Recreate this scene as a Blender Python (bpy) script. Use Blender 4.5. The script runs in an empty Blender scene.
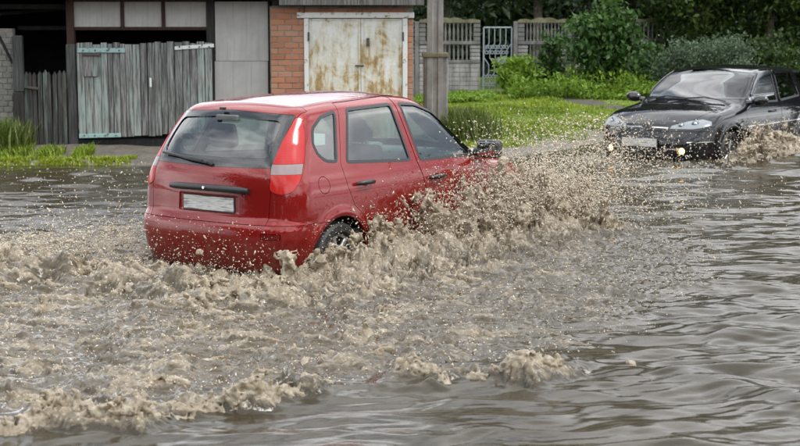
import bpy, bmesh, math, random
import numpy as np
from mathutils import Vector, Matrix
R_ = math.radians
rng = np.random.default_rng(7)
random.seed(7)
scene = bpy.context.scene
COL = scene.collection

# ------------------------------------------------------------------ camera, sky, sun, exposure
PITCH = 0.13556
CAMH = 2.1576
FPX = 1500.0
cd = bpy.data.cameras.new('camera')
cam = bpy.data.objects.new('camera', cd)
COL.objects.link(cam)
cam.location = (0, 0, CAMH)
cam.rotation_euler = (math.pi / 2 - PITCH, 0, 0)
cd.sensor_width = 36
cd.lens = 36 * FPX / 800
cd.clip_start = 0.1
cd.clip_end = 2000
cd.dof.use_dof = True
cd.dof.focus_distance = 11.6
cd.dof.aperture_fstop = 5.0
scene.camera = cam

SUN_EL, SUN_ROT = R_(56), R_(112)
w = bpy.data.worlds.new('World')
scene.world = w
w.use_nodes = True
nt = w.node_tree
for n in list(nt.nodes):
    nt.nodes.remove(n)
out = nt.nodes.new('ShaderNodeOutputWorld')
bg = nt.nodes.new('ShaderNodeBackground')
sky = nt.nodes.new('ShaderNodeTexSky')
sky.sky_type = 'NISHITA'
sky.sun_disc = False
sky.sun_elevation = SUN_EL
sky.sun_rotation = SUN_ROT
sky.air_density = 1.0
sky.dust_density = 3.0
tc = nt.nodes.new('ShaderNodeTexCoord')
mp = nt.nodes.new('ShaderNodeMapping')
mp.inputs['Scale'].default_value = (1.0, 1.0, 2.4)
nz = nt.nodes.new('ShaderNodeTexNoise')
nz.inputs['Scale'].default_value = 2.6
nz.inputs['Detail'].default_value = 7
nz.inputs['Roughness'].default_value = 0.55
cr = nt.nodes.new('ShaderNodeValToRGB')
cr.color_ramp.elements[0].position = 0.36
cr.color_ramp.elements[0].color = (4.0, 4.7, 5.7, 1)
cr.color_ramp.elements[1].position = 0.62
cr.color_ramp.elements[1].color = (21.0, 21.2, 21.3, 1)
mx = nt.nodes.new('ShaderNodeMix')
mx.data_type = 'RGBA'
mx.inputs['Factor'].default_value = 0.86
nt.links.new(tc.outputs['Generated'], mp.inputs['Vector'])
nt.links.new(mp.outputs['Vector'], nz.inputs['Vector'])
nt.links.new(nz.outputs['Fac'], cr.inputs['Fac'])
nt.links.new(sky.outputs['Color'], mx.inputs['A'])
nt.links.new(cr.outputs['Color'], mx.inputs['B'])
nt.links.new(mx.outputs['Result'], bg.inputs['Color'])
bg.inputs['Strength'].default_value = 0.10
nt.links.new(bg.outputs['Background'], out.inputs['Surface'])

sd = bpy.data.lights.new('sun', 'SUN')
sd.energy = 1.5
sd.angle = R_(14)
sd.color = (1.0, 0.96, 0.9)
sun = bpy.data.objects.new('sun', sd)
COL.objects.link(sun)
# direction towards the sun: azimuth measured like the sky texture
sdir = Vector((math.sin(SUN_ROT) * math.cos(SUN_EL), math.cos(SUN_ROT) * math.cos(SUN_EL), math.sin(SUN_EL)))
sun.rotation_euler = sdir.to_track_quat('Z', 'Y').to_euler()
vs = scene.view_settings
vs.view_transform = 'Standard'
vs.look = 'None'
vs.exposure = 0.88
vs.gamma = 1.0
vs.use_curve_mapping = False
scene.cycles.max_bounces = 7
scene.cycles.transparent_max_bounces = 12
scene.cycles.use_denoising = True

# ------------------------------------------------------------------ placing helpers
def W(u, v, Y):
    """the point of the depth plane y = Y seen at photo position (u, v)"""
    c, s = math.cos(PITCH), math.sin(PITCH)
    a, b = (u - 400) / FPX, -(v - 223) / FPX
    d = Vector((a, c + b * s, -s + b * c))
    return Vector((0, 0, CAMH)) + d * (Y / d.y)

def G(u, v, z):
    """the point of the level z seen at photo position (u, v)"""
    c, s = math.cos(PITCH), math.sin(PITCH)
    a, b = (u - 400) / FPX, -(v - 223) / FPX
    d = Vector((a, c + b * s, -s + b * c))
    return Vector((0, 0, CAMH)) + d * ((z - CAMH) / d.z)

# ------------------------------------------------------------------ material helpers
class MatB:
    def __init__(self, name):
        m = bpy.data.materials.new(name)
        m.use_nodes = True
        self.m = m
        self.nt = m.node_tree
        self.N = self.nt.nodes
        self.L = self.nt.links
        self.p = self.N['Principled BSDF']
        self._co = None
    def set(self, **k):
        for a, b in k.items():
            self.p.inputs[a.replace('_', ' ')].default_value = b
        return self
    def co(self, kind='Object'):
        if self._co is None:
            self._co = self.N.new('ShaderNodeTexCoord')
        return self._co.outputs[kind]
    def pos(self):
        g = self.N.new('ShaderNodeNewGeometry')
        return g.outputs['Position']
    def mapping(self, vec, scale=(1, 1, 1), loc=(0, 0, 0)):
        n = self.N.new('ShaderNodeMapping')
        n.inputs['Scale'].default_value = scale
        n.inputs['Location'].default_value = loc
        self.L.new(vec, n.inputs['Vector'])
        return n.outputs['Vector']
    def noise(self, vec, scale=5, detail=5, rough=0.55, dist=0.0):
        n = self.N.new('ShaderNodeTexNoise')
        n.inputs['Scale'].default_value = scale
        n.inputs['Detail'].default_value = detail
        n.inputs['Roughness'].default_value = rough
        n.inputs['Distortion'].default_value = dist
        self.L.new(vec, n.inputs['Vector'])
        return n.outputs['Fac']
    def ramp(self, fac, *stops):
        n = self.N.new('ShaderNodeValToRGB')
        e = n.color_ramp.elements
        while len(e) < len(stops):
            e.new(0.5)
        for el, (p, c) in zip(e, stops):
            el.position = p
            el.color = c if len(c) == 4 else (*c, 1)
        self.L.new(fac, n.inputs['Fac'])
        return n.outputs['Color']
    def mix(self, fac, a, b, mode='MIX'):
        n = self.N.new('ShaderNodeMix')
        n.data_type = 'RGBA'
        n.blend_type = mode
        for sock, v in (('Factor', fac), ('A', a), ('B', b)):
            if hasattr(v, 'is_output'):
                self.L.new(v, n.inputs[sock])
            elif sock == 'Factor':
                n.inputs[sock].default_value = v
            else:
                n.inputs[sock].default_value = (*v, 1) if len(v) == 3 else v
        return n.outputs['Result']
    def math(self, op, a, b=0.0):
        n = self.N.new('ShaderNodeMath')
        n.operation = op
        for i, v in enumerate((a, b)):
            if hasattr(v, 'is_output'):
                self.L.new(v, n.inputs[i])
            else:
                n.inputs[i].default_value = v
        return n.outputs[0]
    def attr(self, name, out='Fac'):
        n = self.N.new('ShaderNodeAttribute')
        n.attribute_name = name
        return n.outputs[out]
    def rand(self):
        return self.N.new('ShaderNodeObjectInfo').outputs['Random']
    def bump(self, h, strength=0.3, dist=0.02):
        n = self.N.new('ShaderNodeBump')
        n.inputs['Strength'].default_value = strength
        n.inputs['Distance'].default_value = dist
        self.L.new(h, n.inputs['Height'])
        self.L.new(n.outputs['Normal'], self.p.inputs['Normal'])
        return self
    def to(self, sock, v):
        self.L.new(v, self.p.inputs[sock])
        return self

def plain(name, col, rough=0.6, metal=0.0, var=0.25, scale=8, spec=0.5, **k):
    b = MatB(name)
    f = b.noise(b.co(), scale, 5)
    lo = tuple(c * (1 - var) for c in col)
    hi = tuple(min(1, c * (1 + var)) for c in col)
    b.to('Base Color', b.ramp(f, (0.3, lo), (0.7, hi)))
    b.set(Roughness=rough, Metallic=metal, Specular_IOR_Level=spec, **k)
    b.bump(b.noise(b.co(), scale * 6, 4), 0.08, 0.01)
    return b.m

def car_paint(name, col, metal, rough, dirt, beads=0.2):
    b = MatB(name)
    f = b.noise(b.co(), 3.0, 4)
    c = b.ramp(f, (0.3, tuple(x * 0.92 for x in col)), (0.7, tuple(x * 1.06 for x in col)))
    # mud film: dried speckles and streaks that sit low on the body
    z = b.N.new('ShaderNodeSeparateXYZ')
    b.L.new(b.co(), z.inputs[0])
    sp = b.noise(b.co(), 42, 3, 0.7)
    st = b.noise(b.mapping(b.co(), (7, 7, 1.2)), 3, 4)
    low = b.math('SUBTRACT', 1.0, b.math('MULTIPLY', z.outputs['Z'], 0.85))
    d = b.math('MULTIPLY', b.math('ADD', b.math('MULTIPLY', sp, 0.8), st), low)
    dm = b.ramp(d, (0.55, (0, 0, 0)), (1.15, (dirt, dirt, dirt)))
    b.to('Base Color', b.mix(dm, c, (0.16, 0.125, 0.085)))
    b.set(Metallic=metal, Specular_IOR_Level=0.0, Coat_Weight=1.0, Coat_Roughness=0.03, Coat_IOR=1.48)
    b.to('Roughness', b.ramp(d, (0.35, (rough,) * 3), (1.0, (0.75,) * 3)))
    # beads of rain standing on the lacquer
    v = b.N.new('ShaderNodeTexVoronoi')
    v.inputs['Scale'].default_value = 75
    b.L.new(b.co(), v.inputs['Vector'])
    n = b.N.new('ShaderNodeBump')
    n.inputs['Strength'].default_value = beads
    n.inputs['Distance'].default_value = 0.004
    b.L.new(b.ramp(v.outputs['Distance'], (0.0, (1, 1, 1)), (0.35, (0, 0, 0))), n.inputs['Height'])
    b.L.new(n.outputs['Normal'], b.p.inputs['Coat Normal'])
    return b.m

def glass(name, tint=(0.8, 0.86, 0.84), refl=0.0, spots=False, gain=1.6):
    m = bpy.data.materials.new(name)
    m.use_nodes = True
    n, l = m.node_tree.nodes, m.node_tree.links
    n.remove(n['Principled BSDF'])
    o = n['Material Output']
    tr = n.new('ShaderNodeBsdfTransparent')
    tr.inputs['Color'].default_value = (*tint, 1)
    gl = n.new('ShaderNodeBsdfGlossy')
    gl.inputs['Roughness'].default_value = 0.02
    gl.inputs['Color'].default_value = (1, 1, 1, 1)
    fr = n.new('ShaderNodeFresnel')
    fr.inputs['IOR'].default_value = 1.52
    ad = n.new('ShaderNodeMath')
    ad.operation = 'MULTIPLY_ADD'
    ad.inputs[1].default_value = gain
    ad.inputs[2].default_value = refl
    l.new(fr.outputs[0], ad.inputs[0])
    mxs = n.new('ShaderNodeMixShader')
    # only the face the ray enters by mirrors; leaving the pane it passes straight through
    ge = n.new('ShaderNodeNewGeometry')
    iv = n.new('ShaderNodeMath')
    iv.operation = 'SUBTRACT'
    iv.inputs[0].default_value = 1.0
    l.new(ge.outputs['Backfacing'], iv.inputs[1])
    mu = n.new('ShaderNodeMath')
    mu.operation = 'MULTIPLY'
    l.new(ad.outputs[0], mu.inputs[0])
    l.new(iv.outputs[0], mu.inputs[1])
    l.new(mu.outputs[0], mxs.inputs[0])
    l.new(tr.outputs[0], mxs.inputs[1])
    l.new(gl.outputs[0], mxs.inputs[2])
    last = mxs.outputs[0]
    if spots:      # rain drops and drips clinging to the glass
        t = n.new('ShaderNodeTexCoord')
        mpn = n.new('ShaderNodeMapping')
        mpn.inputs['Scale'].default_value = (1, 1, 0.35)
        l.new(t.outputs['Object'], mpn.inputs['Vector'])
        ns = n.new('ShaderNodeTexNoise')
        ns.inputs['Scale'].default_value = 26
        ns.inputs['Detail'].default_value = 5
        l.new(mpn.outputs['Vector'], ns.inputs['Vector'])
        vo = n.new('ShaderNodeTexVoronoi')
        vo.inputs['Scale'].default_value = 60
        l.new(t.outputs['Object'], vo.inputs['Vector'])
        sb = n.new('ShaderNodeMath')
        sb.operation = 'SUBTRACT'
        l.new(ns.outputs['Fac'], sb.inputs[0])
        l.new(vo.outputs['Distance'], sb.inputs[1])
        rp = n.new('ShaderNodeValToRGB')
        rp.color_ramp.elements[0].position = 0.33
        rp.color_ramp.elements[0].color = (0, 0, 0, 1)
        rp.color_ramp.elements[1].position = 0.5
        rp.color_ramp.elements[1].color = (0.28, 0.28, 0.28, 1)
        l.new(sb.outputs[0], rp.inputs['Fac'])
        df = n.new('ShaderNodeBsdfDiffuse')
        df.inputs['Color'].default_value = (0.5, 0.5, 0.48, 1)
        m2 = n.new('ShaderNodeMixShader')
        l.new(rp.outputs['Color'], m2.inputs[0])
        l.new(last, m2.inputs[1])
        l.new(df.outputs[0], m2.inputs[2])
        last = m2.outputs[0]
    l.new(last, o.inputs['Surface'])
    return m

def leaf_mat(name, dark, mid, light, trans=0.35, gloss=0.35):
    m = bpy.data.materials.new(name)
    m.use_nodes = True
    n, l = m.node_tree.nodes, m.node_tree.links
    p = n['Principled BSDF']
    o = n['Material Output']
    a = n.new('ShaderNodeAttribute')
    a.attribute_name = 'tint'
    r = n.new('ShaderNodeValToRGB')
    e = r.color_ramp.elements
    e.new(0.5)
    for el, (q, c) in zip(e, ((0.0, dark), (0.5, mid), (1.0, light))):
        el.position = q
        el.color = (*c, 1)
    l.new(a.outputs['Fac'], r.inputs['Fac'])
    l.new(r.outputs['Color'], p.inputs['Base Color'])
    p.inputs['Roughness'].default_value = 0.5
    p.inputs['Specular IOR Level'].default_value = gloss
    t = n.new('ShaderNodeBsdfTranslucent')
    l.new(r.outputs['Color'], t.inputs['Color'])
    x = n.new('ShaderNodeMixShader')
    x.inputs[0].default_value = trans
    l.new(p.outputs[0], x.inputs[1])
    l.new(t.outputs[0], x.inputs[2])
    l.new(x.outputs[0], o.inputs['Surface'])
    return m

# ------------------------------------------------------------------ object helpers
def link(o, parent=None):
    COL.objects.link(o)
    if parent is not None:
        o.parent = parent
    return o

def np_mesh(name, V, F, mats=(), smooth=False, fm=None):
    """V (n,3) float, F (m,3|4) int array -> mesh"""
    me = bpy.data.meshes.new(name)
    V = np.asarray(V, np.float32)
    F = np.asarray(F, np.int32)
    k = F.shape[1]
    me.vertices.add(len(V))
    me.vertices.foreach_set('co', V.ravel())
    me.loops.add(F.size)
    me.loops.foreach_set('vertex_index', F.ravel())
    me.polygons.add(len(F))
    me.polygons.foreach_set('loop_start', np.arange(len(F), dtype=np.int32) * k)
    me.polygons.foreach_set('use_smooth', np.full(len(F), smooth, bool))
    for m in mats:
        me.materials.append(m)
    if fm is not None:
        me.polygons.foreach_set('material_index', np.asarray(fm, np.int32))
    me.update(calc_edges=True)
    return me

def np_obj(name, V, F, mat, parent=None, smooth=False):
    o = bpy.data.objects.new(name, np_mesh(name, V, F, [mat], smooth))
    return link(o, parent)

def tag(o, label=None, cat=None, group=None, kind=None):
    if label: o['label'] = label
    if cat: o['category'] = cat
    if group: o['group'] = group
    if kind: o['kind'] = kind
    return o

def empty(name, loc=(0, 0, 0), rz=0.0):
    o = bpy.data.objects.new(name, None)
    o.location = loc
    o.rotation_euler = (0, 0, rz)
    o.empty_display_size = 0.2
    return link(o)

class MB:
    """collects shapes into one bmesh"""
    def __init__(self):
        self.bm = bmesh.new()
    def box(self, c, s, rot=None, bevel=0.0, seg=1):
        r = bmesh.ops.create_cube(self.bm, size=1.0)
        vs_ = r['verts']
        M = Matrix.Translation(Vector(c)) @ (rot.to_4x4() if rot else Matrix.Identity(4)) @ Matrix.Diagonal((*s, 1))
        bmesh.ops.transform(self.bm, matrix=M, verts=vs_)
        if bevel > 0:
            es = list({e for v in vs_ for e in v.link_edges})
            bmesh.ops.bevel(self.bm, geom=es, offset=bevel, segments=seg, affect='EDGES', profile=0.6)
        return self
    def tube(self, pts, rad, n=8, cap=True):
        pts = [Vector(p) for p in pts]
        rad = rad if hasattr(rad, '__len__') else [rad] * len(pts)
        rings = []
        prev = None
        for i, p in enumerate(pts):
            t = (pts[min(i + 1, len(pts) - 1)] - pts[max(i - 1, 0)]).normalized()
            if prev is None:
                up = Vector((0, 0, 1)) if abs(t.z) < 0.9 else Vector((1, 0, 0))
                a = t.cross(up).normalized()
            else:
                a = (prev - t * prev.dot(t)).normalized()
            prev = a
            b = t.cross(a)
            rings.append([self.bm.verts.new(p + (a * math.cos(2 * math.pi * k / n) + b * math.sin(2 * math.pi * k / n)) * rad[i]) for k in range(n)])
        for r0, r1 in zip(rings, rings[1:]):
            for k in range(n):
                self.bm.faces.new((r0[k], r0[(k + 1) % n], r1[(k + 1) % n], r1[k]))
        if cap:
            self.bm.faces.new(rings[0][::-1])
            self.bm.faces.new(rings[-1])
        return self
    def lathe(self, prof, n=24, axis='Z', loc=(0, 0, 0), closed=False):
        """prof: (r, h) pairs"""
        rings = []
        for r, h in prof:
            ring = []
            for k in range(n):
                a = 2 * math.pi * k / n
                x, y, z = r * math.cos(a), r * math.sin(a), h
                if axis == 'Y': x, y, z = x, z, -y
                elif axis == 'X': x, y, z = z, x, y
                ring.append(self.bm.verts.new(Vector((x, y, z)) + Vector(loc)))
            rings.append(ring)
        pr = list(zip(rings, rings[1:])) + ([(rings[-1], rings[0])] if closed else [])
        for r0, r1 in pr:
            for k in range(n):
                self.bm.faces.new((r0[k], r0[(k + 1) % n], r1[(k + 1) % n], r1[k]))
        if not closed:
            self.bm.faces.new(rings[0][::-1])
            self.bm.faces.new(rings[-1])
        return self
    def ball(self, c, s, u=14, v=10, rot=None):
        r = bmesh.ops.create_uvsphere(self.bm, u_segments=u, v_segments=v, radius=1.0)
        M = Matrix.Translation(Vector(c)) @ (rot.to_4x4() if rot else Matrix.Identity(4)) @ Matrix.Diagonal((*s, 1))
        bmesh.ops.transform(self.bm, matrix=M, verts=r['verts'])
        return self
    def prism(self, poly, a, b, fn):
        """poly: 2D points; fn(p, t) -> 3D; extruded between t=a and t=b"""
        v0 = [self.bm.verts.new(fn(p, a)) for p in poly]
        v1 = [self.bm.verts.new(fn(p, b)) for p in poly]
        n = len(poly)
        self.bm.faces.new(v0[::-1])
        self.bm.faces.new(v1)
        for k in range(n):
            self.bm.faces.new((v0[k], v0[(k + 1) % n], v1[(k + 1) % n], v1[k]))
        bmesh.ops.recalc_face_normals(self.bm, faces=self.bm.faces)
        return self
    def mesh(self, name, mat=None, smooth=None):
        bmesh.ops.recalc_face_normals(self.bm, faces=self.bm.faces)
        me = bpy.data.meshes.new(name)
        self.bm.to_mesh(me)
        self.bm.free()
        if mat: me.materials.append(mat)
        if smooth is not None:
            me.polygons.foreach_set('use_smooth', np.ones(len(me.polygons), bool))
            me.set_sharp_from_angle(angle=R_(smooth))
        return me
    def build(self, name, mat, parent=None, smooth=None):
        return link(bpy.data.objects.new(name, self.mesh(name, mat, smooth)), parent)

def copy_of(o, parent=None):
    c = o.copy()
    return link(c, parent)

# ------------------------------------------------------------------ noise
def spectrum2(n, beta, kmin, kmax, seed):
    r = np.random.default_rng(seed)
    k = np.fft.fftfreq(n) * n
    kx, ky = np.meshgrid(k, k, indexing='ij')
    kk = np.hypot(kx, ky)
    amp = np.where((kk >= kmin) & (kk <= kmax), np.maximum(kk, 1e-6) ** (-beta), 0)
    f = np.fft.ifft2(np.fft.fft2(r.standard_normal((n, n))) * amp).real
    return (f / f.std()).astype(np.float32)

def sample2(t, x, y, L):
    n = t.shape[0]
    u = (np.asarray(x) / L * n) % n
    v = (np.asarray(y) / L * n) % n
    i, j = np.floor(u).astype(int), np.floor(v).astype(int)
    a, b = u - i, v - j
    a = a * a * (3 - 2 * a)
    b = b * b * (3 - 2 * b)
    i0, i1, j0, j1 = i % n, (i + 1) % n, j % n, (j + 1) % n
    return (t[i0, j0] * (1 - a) + t[i1, j0] * a) * (1 - b) + (t[i0, j1] * (1 - a) + t[i1, j1] * a) * b

def sstep(a, b, x):
    t = np.clip((x - a) / (b - a), 0, 1)
    return t * t * (3 - 2 * t)

def curve(pts):
    """smooth (monotone cubic) function through the points"""
    xs = np.array([p[0] for p in pts], float)
    ys = np.array([p[1] for p in pts], float)
    h = np.diff(xs)
    d = np.diff(ys) / h
    m = np.zeros(len(xs))
    m[0], m[-1] = d[0], d[-1]
    for i in range(1, len(xs) - 1):
        if d[i - 1] * d[i] > 0:
            w1, w2 = 2 * h[i] + h[i - 1], h[i] + 2 * h[i - 1]
            m[i] = (w1 + w2) / (w1 / d[i - 1] + w2 / d[i])
    def f(x):
        x = np.clip(x, xs[0], xs[-1])
        i = np.clip(np.searchsorted(xs, x, side='right') - 1, 0, len(h) - 1)
        t = (x - xs[i]) / h[i]
        return ((1 + 2 * t) * (1 - t) ** 2 * ys[i] + t * (1 - t) ** 2 * h[i] * m[i]
                + t * t * (3 - 2 * t) * ys[i + 1] + t * t * (t - 1) * h[i] * m[i + 1])
    return f

def surface_nets(F, lo, h):
    """iso surface F = 0 (inside negative) of a sampled grid -> verts, quads (outward)"""
    nx, ny, nz_ = F.shape
    S = F < 0
    c = [(i, j, k) for i in (0, 1) for j in (0, 1) for k in (0, 1)]
    def cs(A, i, j, k): return A[i:nx - 1 + i, j:ny - 1 + j, k:nz_ - 1 + k]
    cnt = sum(cs(S, *q).astype(np.int8) for q in c)
    cells = np.argwhere((cnt > 0) & (cnt < 8))
    idx = np.full((nx - 1, ny - 1, nz_ - 1), -1, np.int32)
    idx[tuple(cells.T)] = np.arange(len(cells))
    vals = {q: F[cells[:, 0] + q[0], cells[:, 1] + q[1], cells[:, 2] + q[2]] for q in c}
    acc = np.zeros((len(cells), 3))
    num = np.zeros(len(cells))
    for ax in range(3):
        o1, o2 = [a for a in range(3) if a != ax]
        for a in (0, 1):
            for b in (0, 1):
                q0 = [0, 0, 0]; q0[o1] = a; q0[o2] = b
                q1 = list(q0); q1[ax] = 1
                f0, f1 = vals[tuple(q0)], vals[tuple(q1)]
                m = (f0 < 0) != (f1 < 0)
                t = np.where(m, f0 / np.where(m, f0 - f1, 1), 0)
                p = np.zeros((len(cells), 3))
                p[:, o1] = a; p[:, o2] = b; p[:, ax] = t
                acc += p * m[:, None]
                num += m
    V = (cells + acc / num[:, None]) * h + np.asarray(lo)
    quads = []
    for ax in range(3):
        o1, o2 = (ax + 1) % 3, (ax + 2) % 3
        sl0 = [slice(None)] * 3; sl1 = [slice(None)] * 3
        sl0[ax] = slice(0, -1); sl1[ax] = slice(1, None)
        A, B = S[tuple(sl0)], S[tuple(sl1)]
        e = np.argwhere(A != B)
        ok = (e[:, o1] > 0) & (e[:, o2] > 0) & (e[:, o1] < F.shape[o1] - 1) & (e[:, o2] < F.shape[o2] - 1)
        e = e[ok]
        d1 = np.zeros(3, int); d1[o1] = 1
        d2 = np.zeros(3, int); d2[o2] = 1
        q = np.stack([idx[tuple((e - d1 - d2).T)], idx[tuple((e - d2).T)], idx[tuple(e.T)], idx[tuple((e - d1).T)]], 1)
        fl = ~A[tuple(e.T)]
        q[fl] = q[fl][:, ::-1]
        quads.append(q)
    Q = np.concatenate(quads)
    return V, Q[(Q >= 0).all(1)]

# ------------------------------------------------------------------ terrain, lawn, road
BANK = np.array([(-90, 19.95), (-3.5, 19.9), (-0.5, 19.85), (0.9, 20.3), (1.9, 21.5), (2.75, 22.9), (4.0, 25.0), (5.8, 27.6), (9, 32), (16, 42), (70, 118)], float)
WATER_Z = 0.22

def poly_dist(x, y, P):
    """distance to an open polyline and which side: positive to the left of its direction"""
    best = np.full(np.shape(x), 1e9)
    side = np.zeros(np.shape(x))
    for a, b in zip(P[:-1], P[1:]):
        d = b - a
        L = d @ d
        t = np.clip(((x - a[0]) * d[0] + (y - a[1]) * d[1]) / L, 0, 1)
        dx, dy = x - a[0] - t * d[0], y - a[1] - t * d[1]
        r = np.hypot(dx, dy)
        m = r < best
        best = np.where(m, r, best)
        side = np.where(m, np.sign(d[0] * (y - a[1]) - d[1] * (x - a[0])), side)
    return best * side

TILE_A = spectrum2(512, 1.5, 2, 200, 1)
TILE_B = spectrum2(512, 1.2, 8, 250, 2)

def ground_z(x, y):
    d = poly_dist(x, y, BANK)
    n = sample2(TILE_A, x, y, 9.0) * 0.012
    z = 0.27 * sstep(-0.55, 0.25, d) + 0.05 * sstep(0.3, 2.0, d)
    z = z + 0.17 * sstep(21.5, 33, y) * sstep(0.0, 2.0, d) * sstep(-1.0, 1.5, x)
    far = sstep(60, 400, np.hypot(x, y)) * 0.6
    return z + n * sstep(-1, 0, d) * 1.0 + far * sstep(0, 5, d)

def grid_axes():
    xs = np.concatenate([-np.geomspace(900, 12, 26), np.arange(-11.5, 16, 0.16), np.geomspace(16.5, 900, 26)])
    ys = np.concatenate([-np.geomspace(600, 5, 16), np.arange(-4, 18, 0.8), np.arange(18, 38, 0.14), np.geomspace(38.5, 1200, 36)])
    return xs, ys

def grid_faces(nx, ny):
    i = np.arange(nx * ny).reshape(nx, ny)
    return np.stack([i[:-1, :-1], i[1:, :-1], i[1:, 1:], i[:-1, 1:]], -1).reshape(-1, 4)

def turf(x, y):
    """1 where grass grows"""
    d = poly_dist(x, y, BANK)
    n = sample2(TILE_A, x, y, 6.0) * 0.28
    lawn = sstep(0.45, 0.9, d + n * 0.8) * sstep(0.1, 0.9, x + n)
    return lawn

def build_ground():
    xs, ys = grid_axes()
    X, Y = np.meshgrid(xs, ys, indexing='ij')
    Z = ground_z(X, Y)
    me = np_mesh('ground', np.stack([X, Y, Z], -1).reshape(-1, 3), grid_faces(len(xs), len(ys)), smooth=True)
    a = me.attributes.new('turf', 'FLOAT', 'POINT')
    a.data.foreach_set('value', turf(X, Y).astype(np.float32).ravel())
    b = MatB('wet_earth_and_turf')
    f = b.noise(b.pos(), 1.3, 7, 0.65)
    g = b.noise(b.pos(), 24, 5, 0.7)
    dirt = b.mix(b.ramp(g, (0.35, (0, 0, 0)), (0.7, (1, 1, 1))), b.ramp(f, (0.3, (0.036, 0.031, 0.025)), (0.7, (0.105, 0.092, 0.074))), (0.15, 0.135, 0.11))
    grs = b.ramp(f, (0.3, (0.05, 0.08, 0.012)), (0.55, (0.10, 0.15, 0.016)), (0.75, (0.06, 0.055, 0.028)))
    b.to('Base Color', b.mix(b.attr('turf'), dirt, grs))
    b.to('Roughness', b.ramp(f, (0.35, (0.35,) * 3), (0.6, (0.8,) * 3)))
    b.bump(g, 0.5, 0.03)
    me.materials.append(b.m)
    o = link(bpy.data.objects.new('ground', me))
    tag(o, kind='structure')
    # the flooded road under the water
    rd = MatB('asphalt')
    rd.to('Base Color', rd.ramp(rd.noise(rd.pos(), 30, 5), (0.3, (0.035, 0.035, 0.035)), (0.7, (0.065, 0.063, 0.06)))).set(Roughness=0.7)
    e = np.array([(p[0] + 0.55, p[1] - 0.35) for p in BANK])
    V, F = [], []
    for i, p in enumerate(e):
        V += [(p[0], p[1], 0.006), (p[0] + (16 if i > 2 else 0), -30 if i <= 2 else p[1] - 14, 0.006)]
    V = [(-90, -30, .006), (90, -30, .006), (90, 19.2, .006), (-90, 19.2, .006), (1.6, 19.2, .006), (20, 19.2, .006), (30, 36, .006), (9.6, 31.4, .006), (6.4, 27.2, .006)]
    me = bpy.data.meshes.new('road')
    me.from_pydata(V, [], [(0, 1, 2, 3), (4, 5, 6, 7, 8)])
    me.materials.append(rd.m)
    tag(link(bpy.data.objects.new('road', me)), kind='structure')
    # trodden path across the verge
    P = [(3.0, 32.3), (3.45, 30.8), (4.0, 29.3), (4.9, 28.0), (6.4, 28.9), (9.0, 33.0)]
    V, F = [], []
    Q = []
    for a, c in zip(P[:-1], P[1:]):
        for k in range(6):
            t = k / 6
            Q.append((a[0] + (c[0] - a[0]) * t, a[1] + (c[1] - a[1]) * t))
    for i, q in enumerate(Q):
        a = np.array(Q[max(i - 1, 0)]); c = np.array(Q[min(i + 1, len(Q) - 1)])
        d = (c - a) / np.linalg.norm(c - a)
        n = np.array([-d[1], d[0]])
        wd = 0.42 + 0.08 * math.sin(i * 1.7) + 0.05 * math.sin(i * 4.1)
        for k in (-1, 0, 1):
            p = np.array(q) + n * wd * k
            V.append((p[0], p[1], float(ground_z(p[0], p[1])) + 0.03 - 0.02 * abs(k)))
    for i in range(len(Q) - 1):
        for k in (0, 1):
            F.append((3 * i + k, 3 * i + k + 1, 3 * i + k + 4, 3 * i + k + 3))
    pm = plain('wet_path_earth', (0.055, 0.048, 0.040), 0.5, var=0.4, scale=6)
    me = bpy.data.meshes.new('path')
    me.from_pydata(V, [], F)
    me.materials.append(pm)
    tag(link(bpy.data.objects.new('path', me)), kind='structure')
build_ground()

# ------------------------------------------------------------------ wood, brick and concrete materials
def wood_mat(name, cols, paint=None, amount=0.5):
    b = MatB(name)
    r = b.rand()
    off = b.N.new('ShaderNodeCombineXYZ')
    b.L.new(b.math('MULTIPLY', r, 37.0), off.inputs['X'])
    b.L.new(b.math('MULTIPLY', r, 11.0), off.inputs['Z'])
    ad = b.N.new('ShaderNodeVectorMath')
    b.L.new(b.co(), ad.inputs[0])
    b.L.new(off.outputs[0], ad.inputs[1])
    v = b.mapping(ad.outputs[0], (34, 20, 1.6))
    f = b.noise(v, 1.6, 8, 0.65)
    c = b.ramp(f, (0.30, cols[0]), (0.5, cols[1]), (0.72, cols[2]))
    c = b.mix(1.0, c, b.ramp(r, (0.0, (0.66, 0.67, 0.68)), (0.5, (0.97, 0.97, 0.97)), (1.0, (1.25, 1.2, 1.15))), 'MULTIPLY')
    if paint:
        pf = b.noise(b.mapping(ad.outputs[0], (16, 10, 1.1)), 2.2, 7, 0.62)
        c = b.mix(b.ramp(b.math('ADD', pf, b.math('MULTIPLY', b.math('SUBTRACT', r, 0.5), 0.22)), (0.60 - amount * .2, (0, 0, 0)), (0.70 - amount * .1, (0.9, 0.9, 0.9))), c, paint)
    b.to('Base Color', c)
    b.set(Roughness=0.82, Specular_IOR_Level=0.3)
    b.bump(f, 0.7, 0.012)
    return b.m
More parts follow.
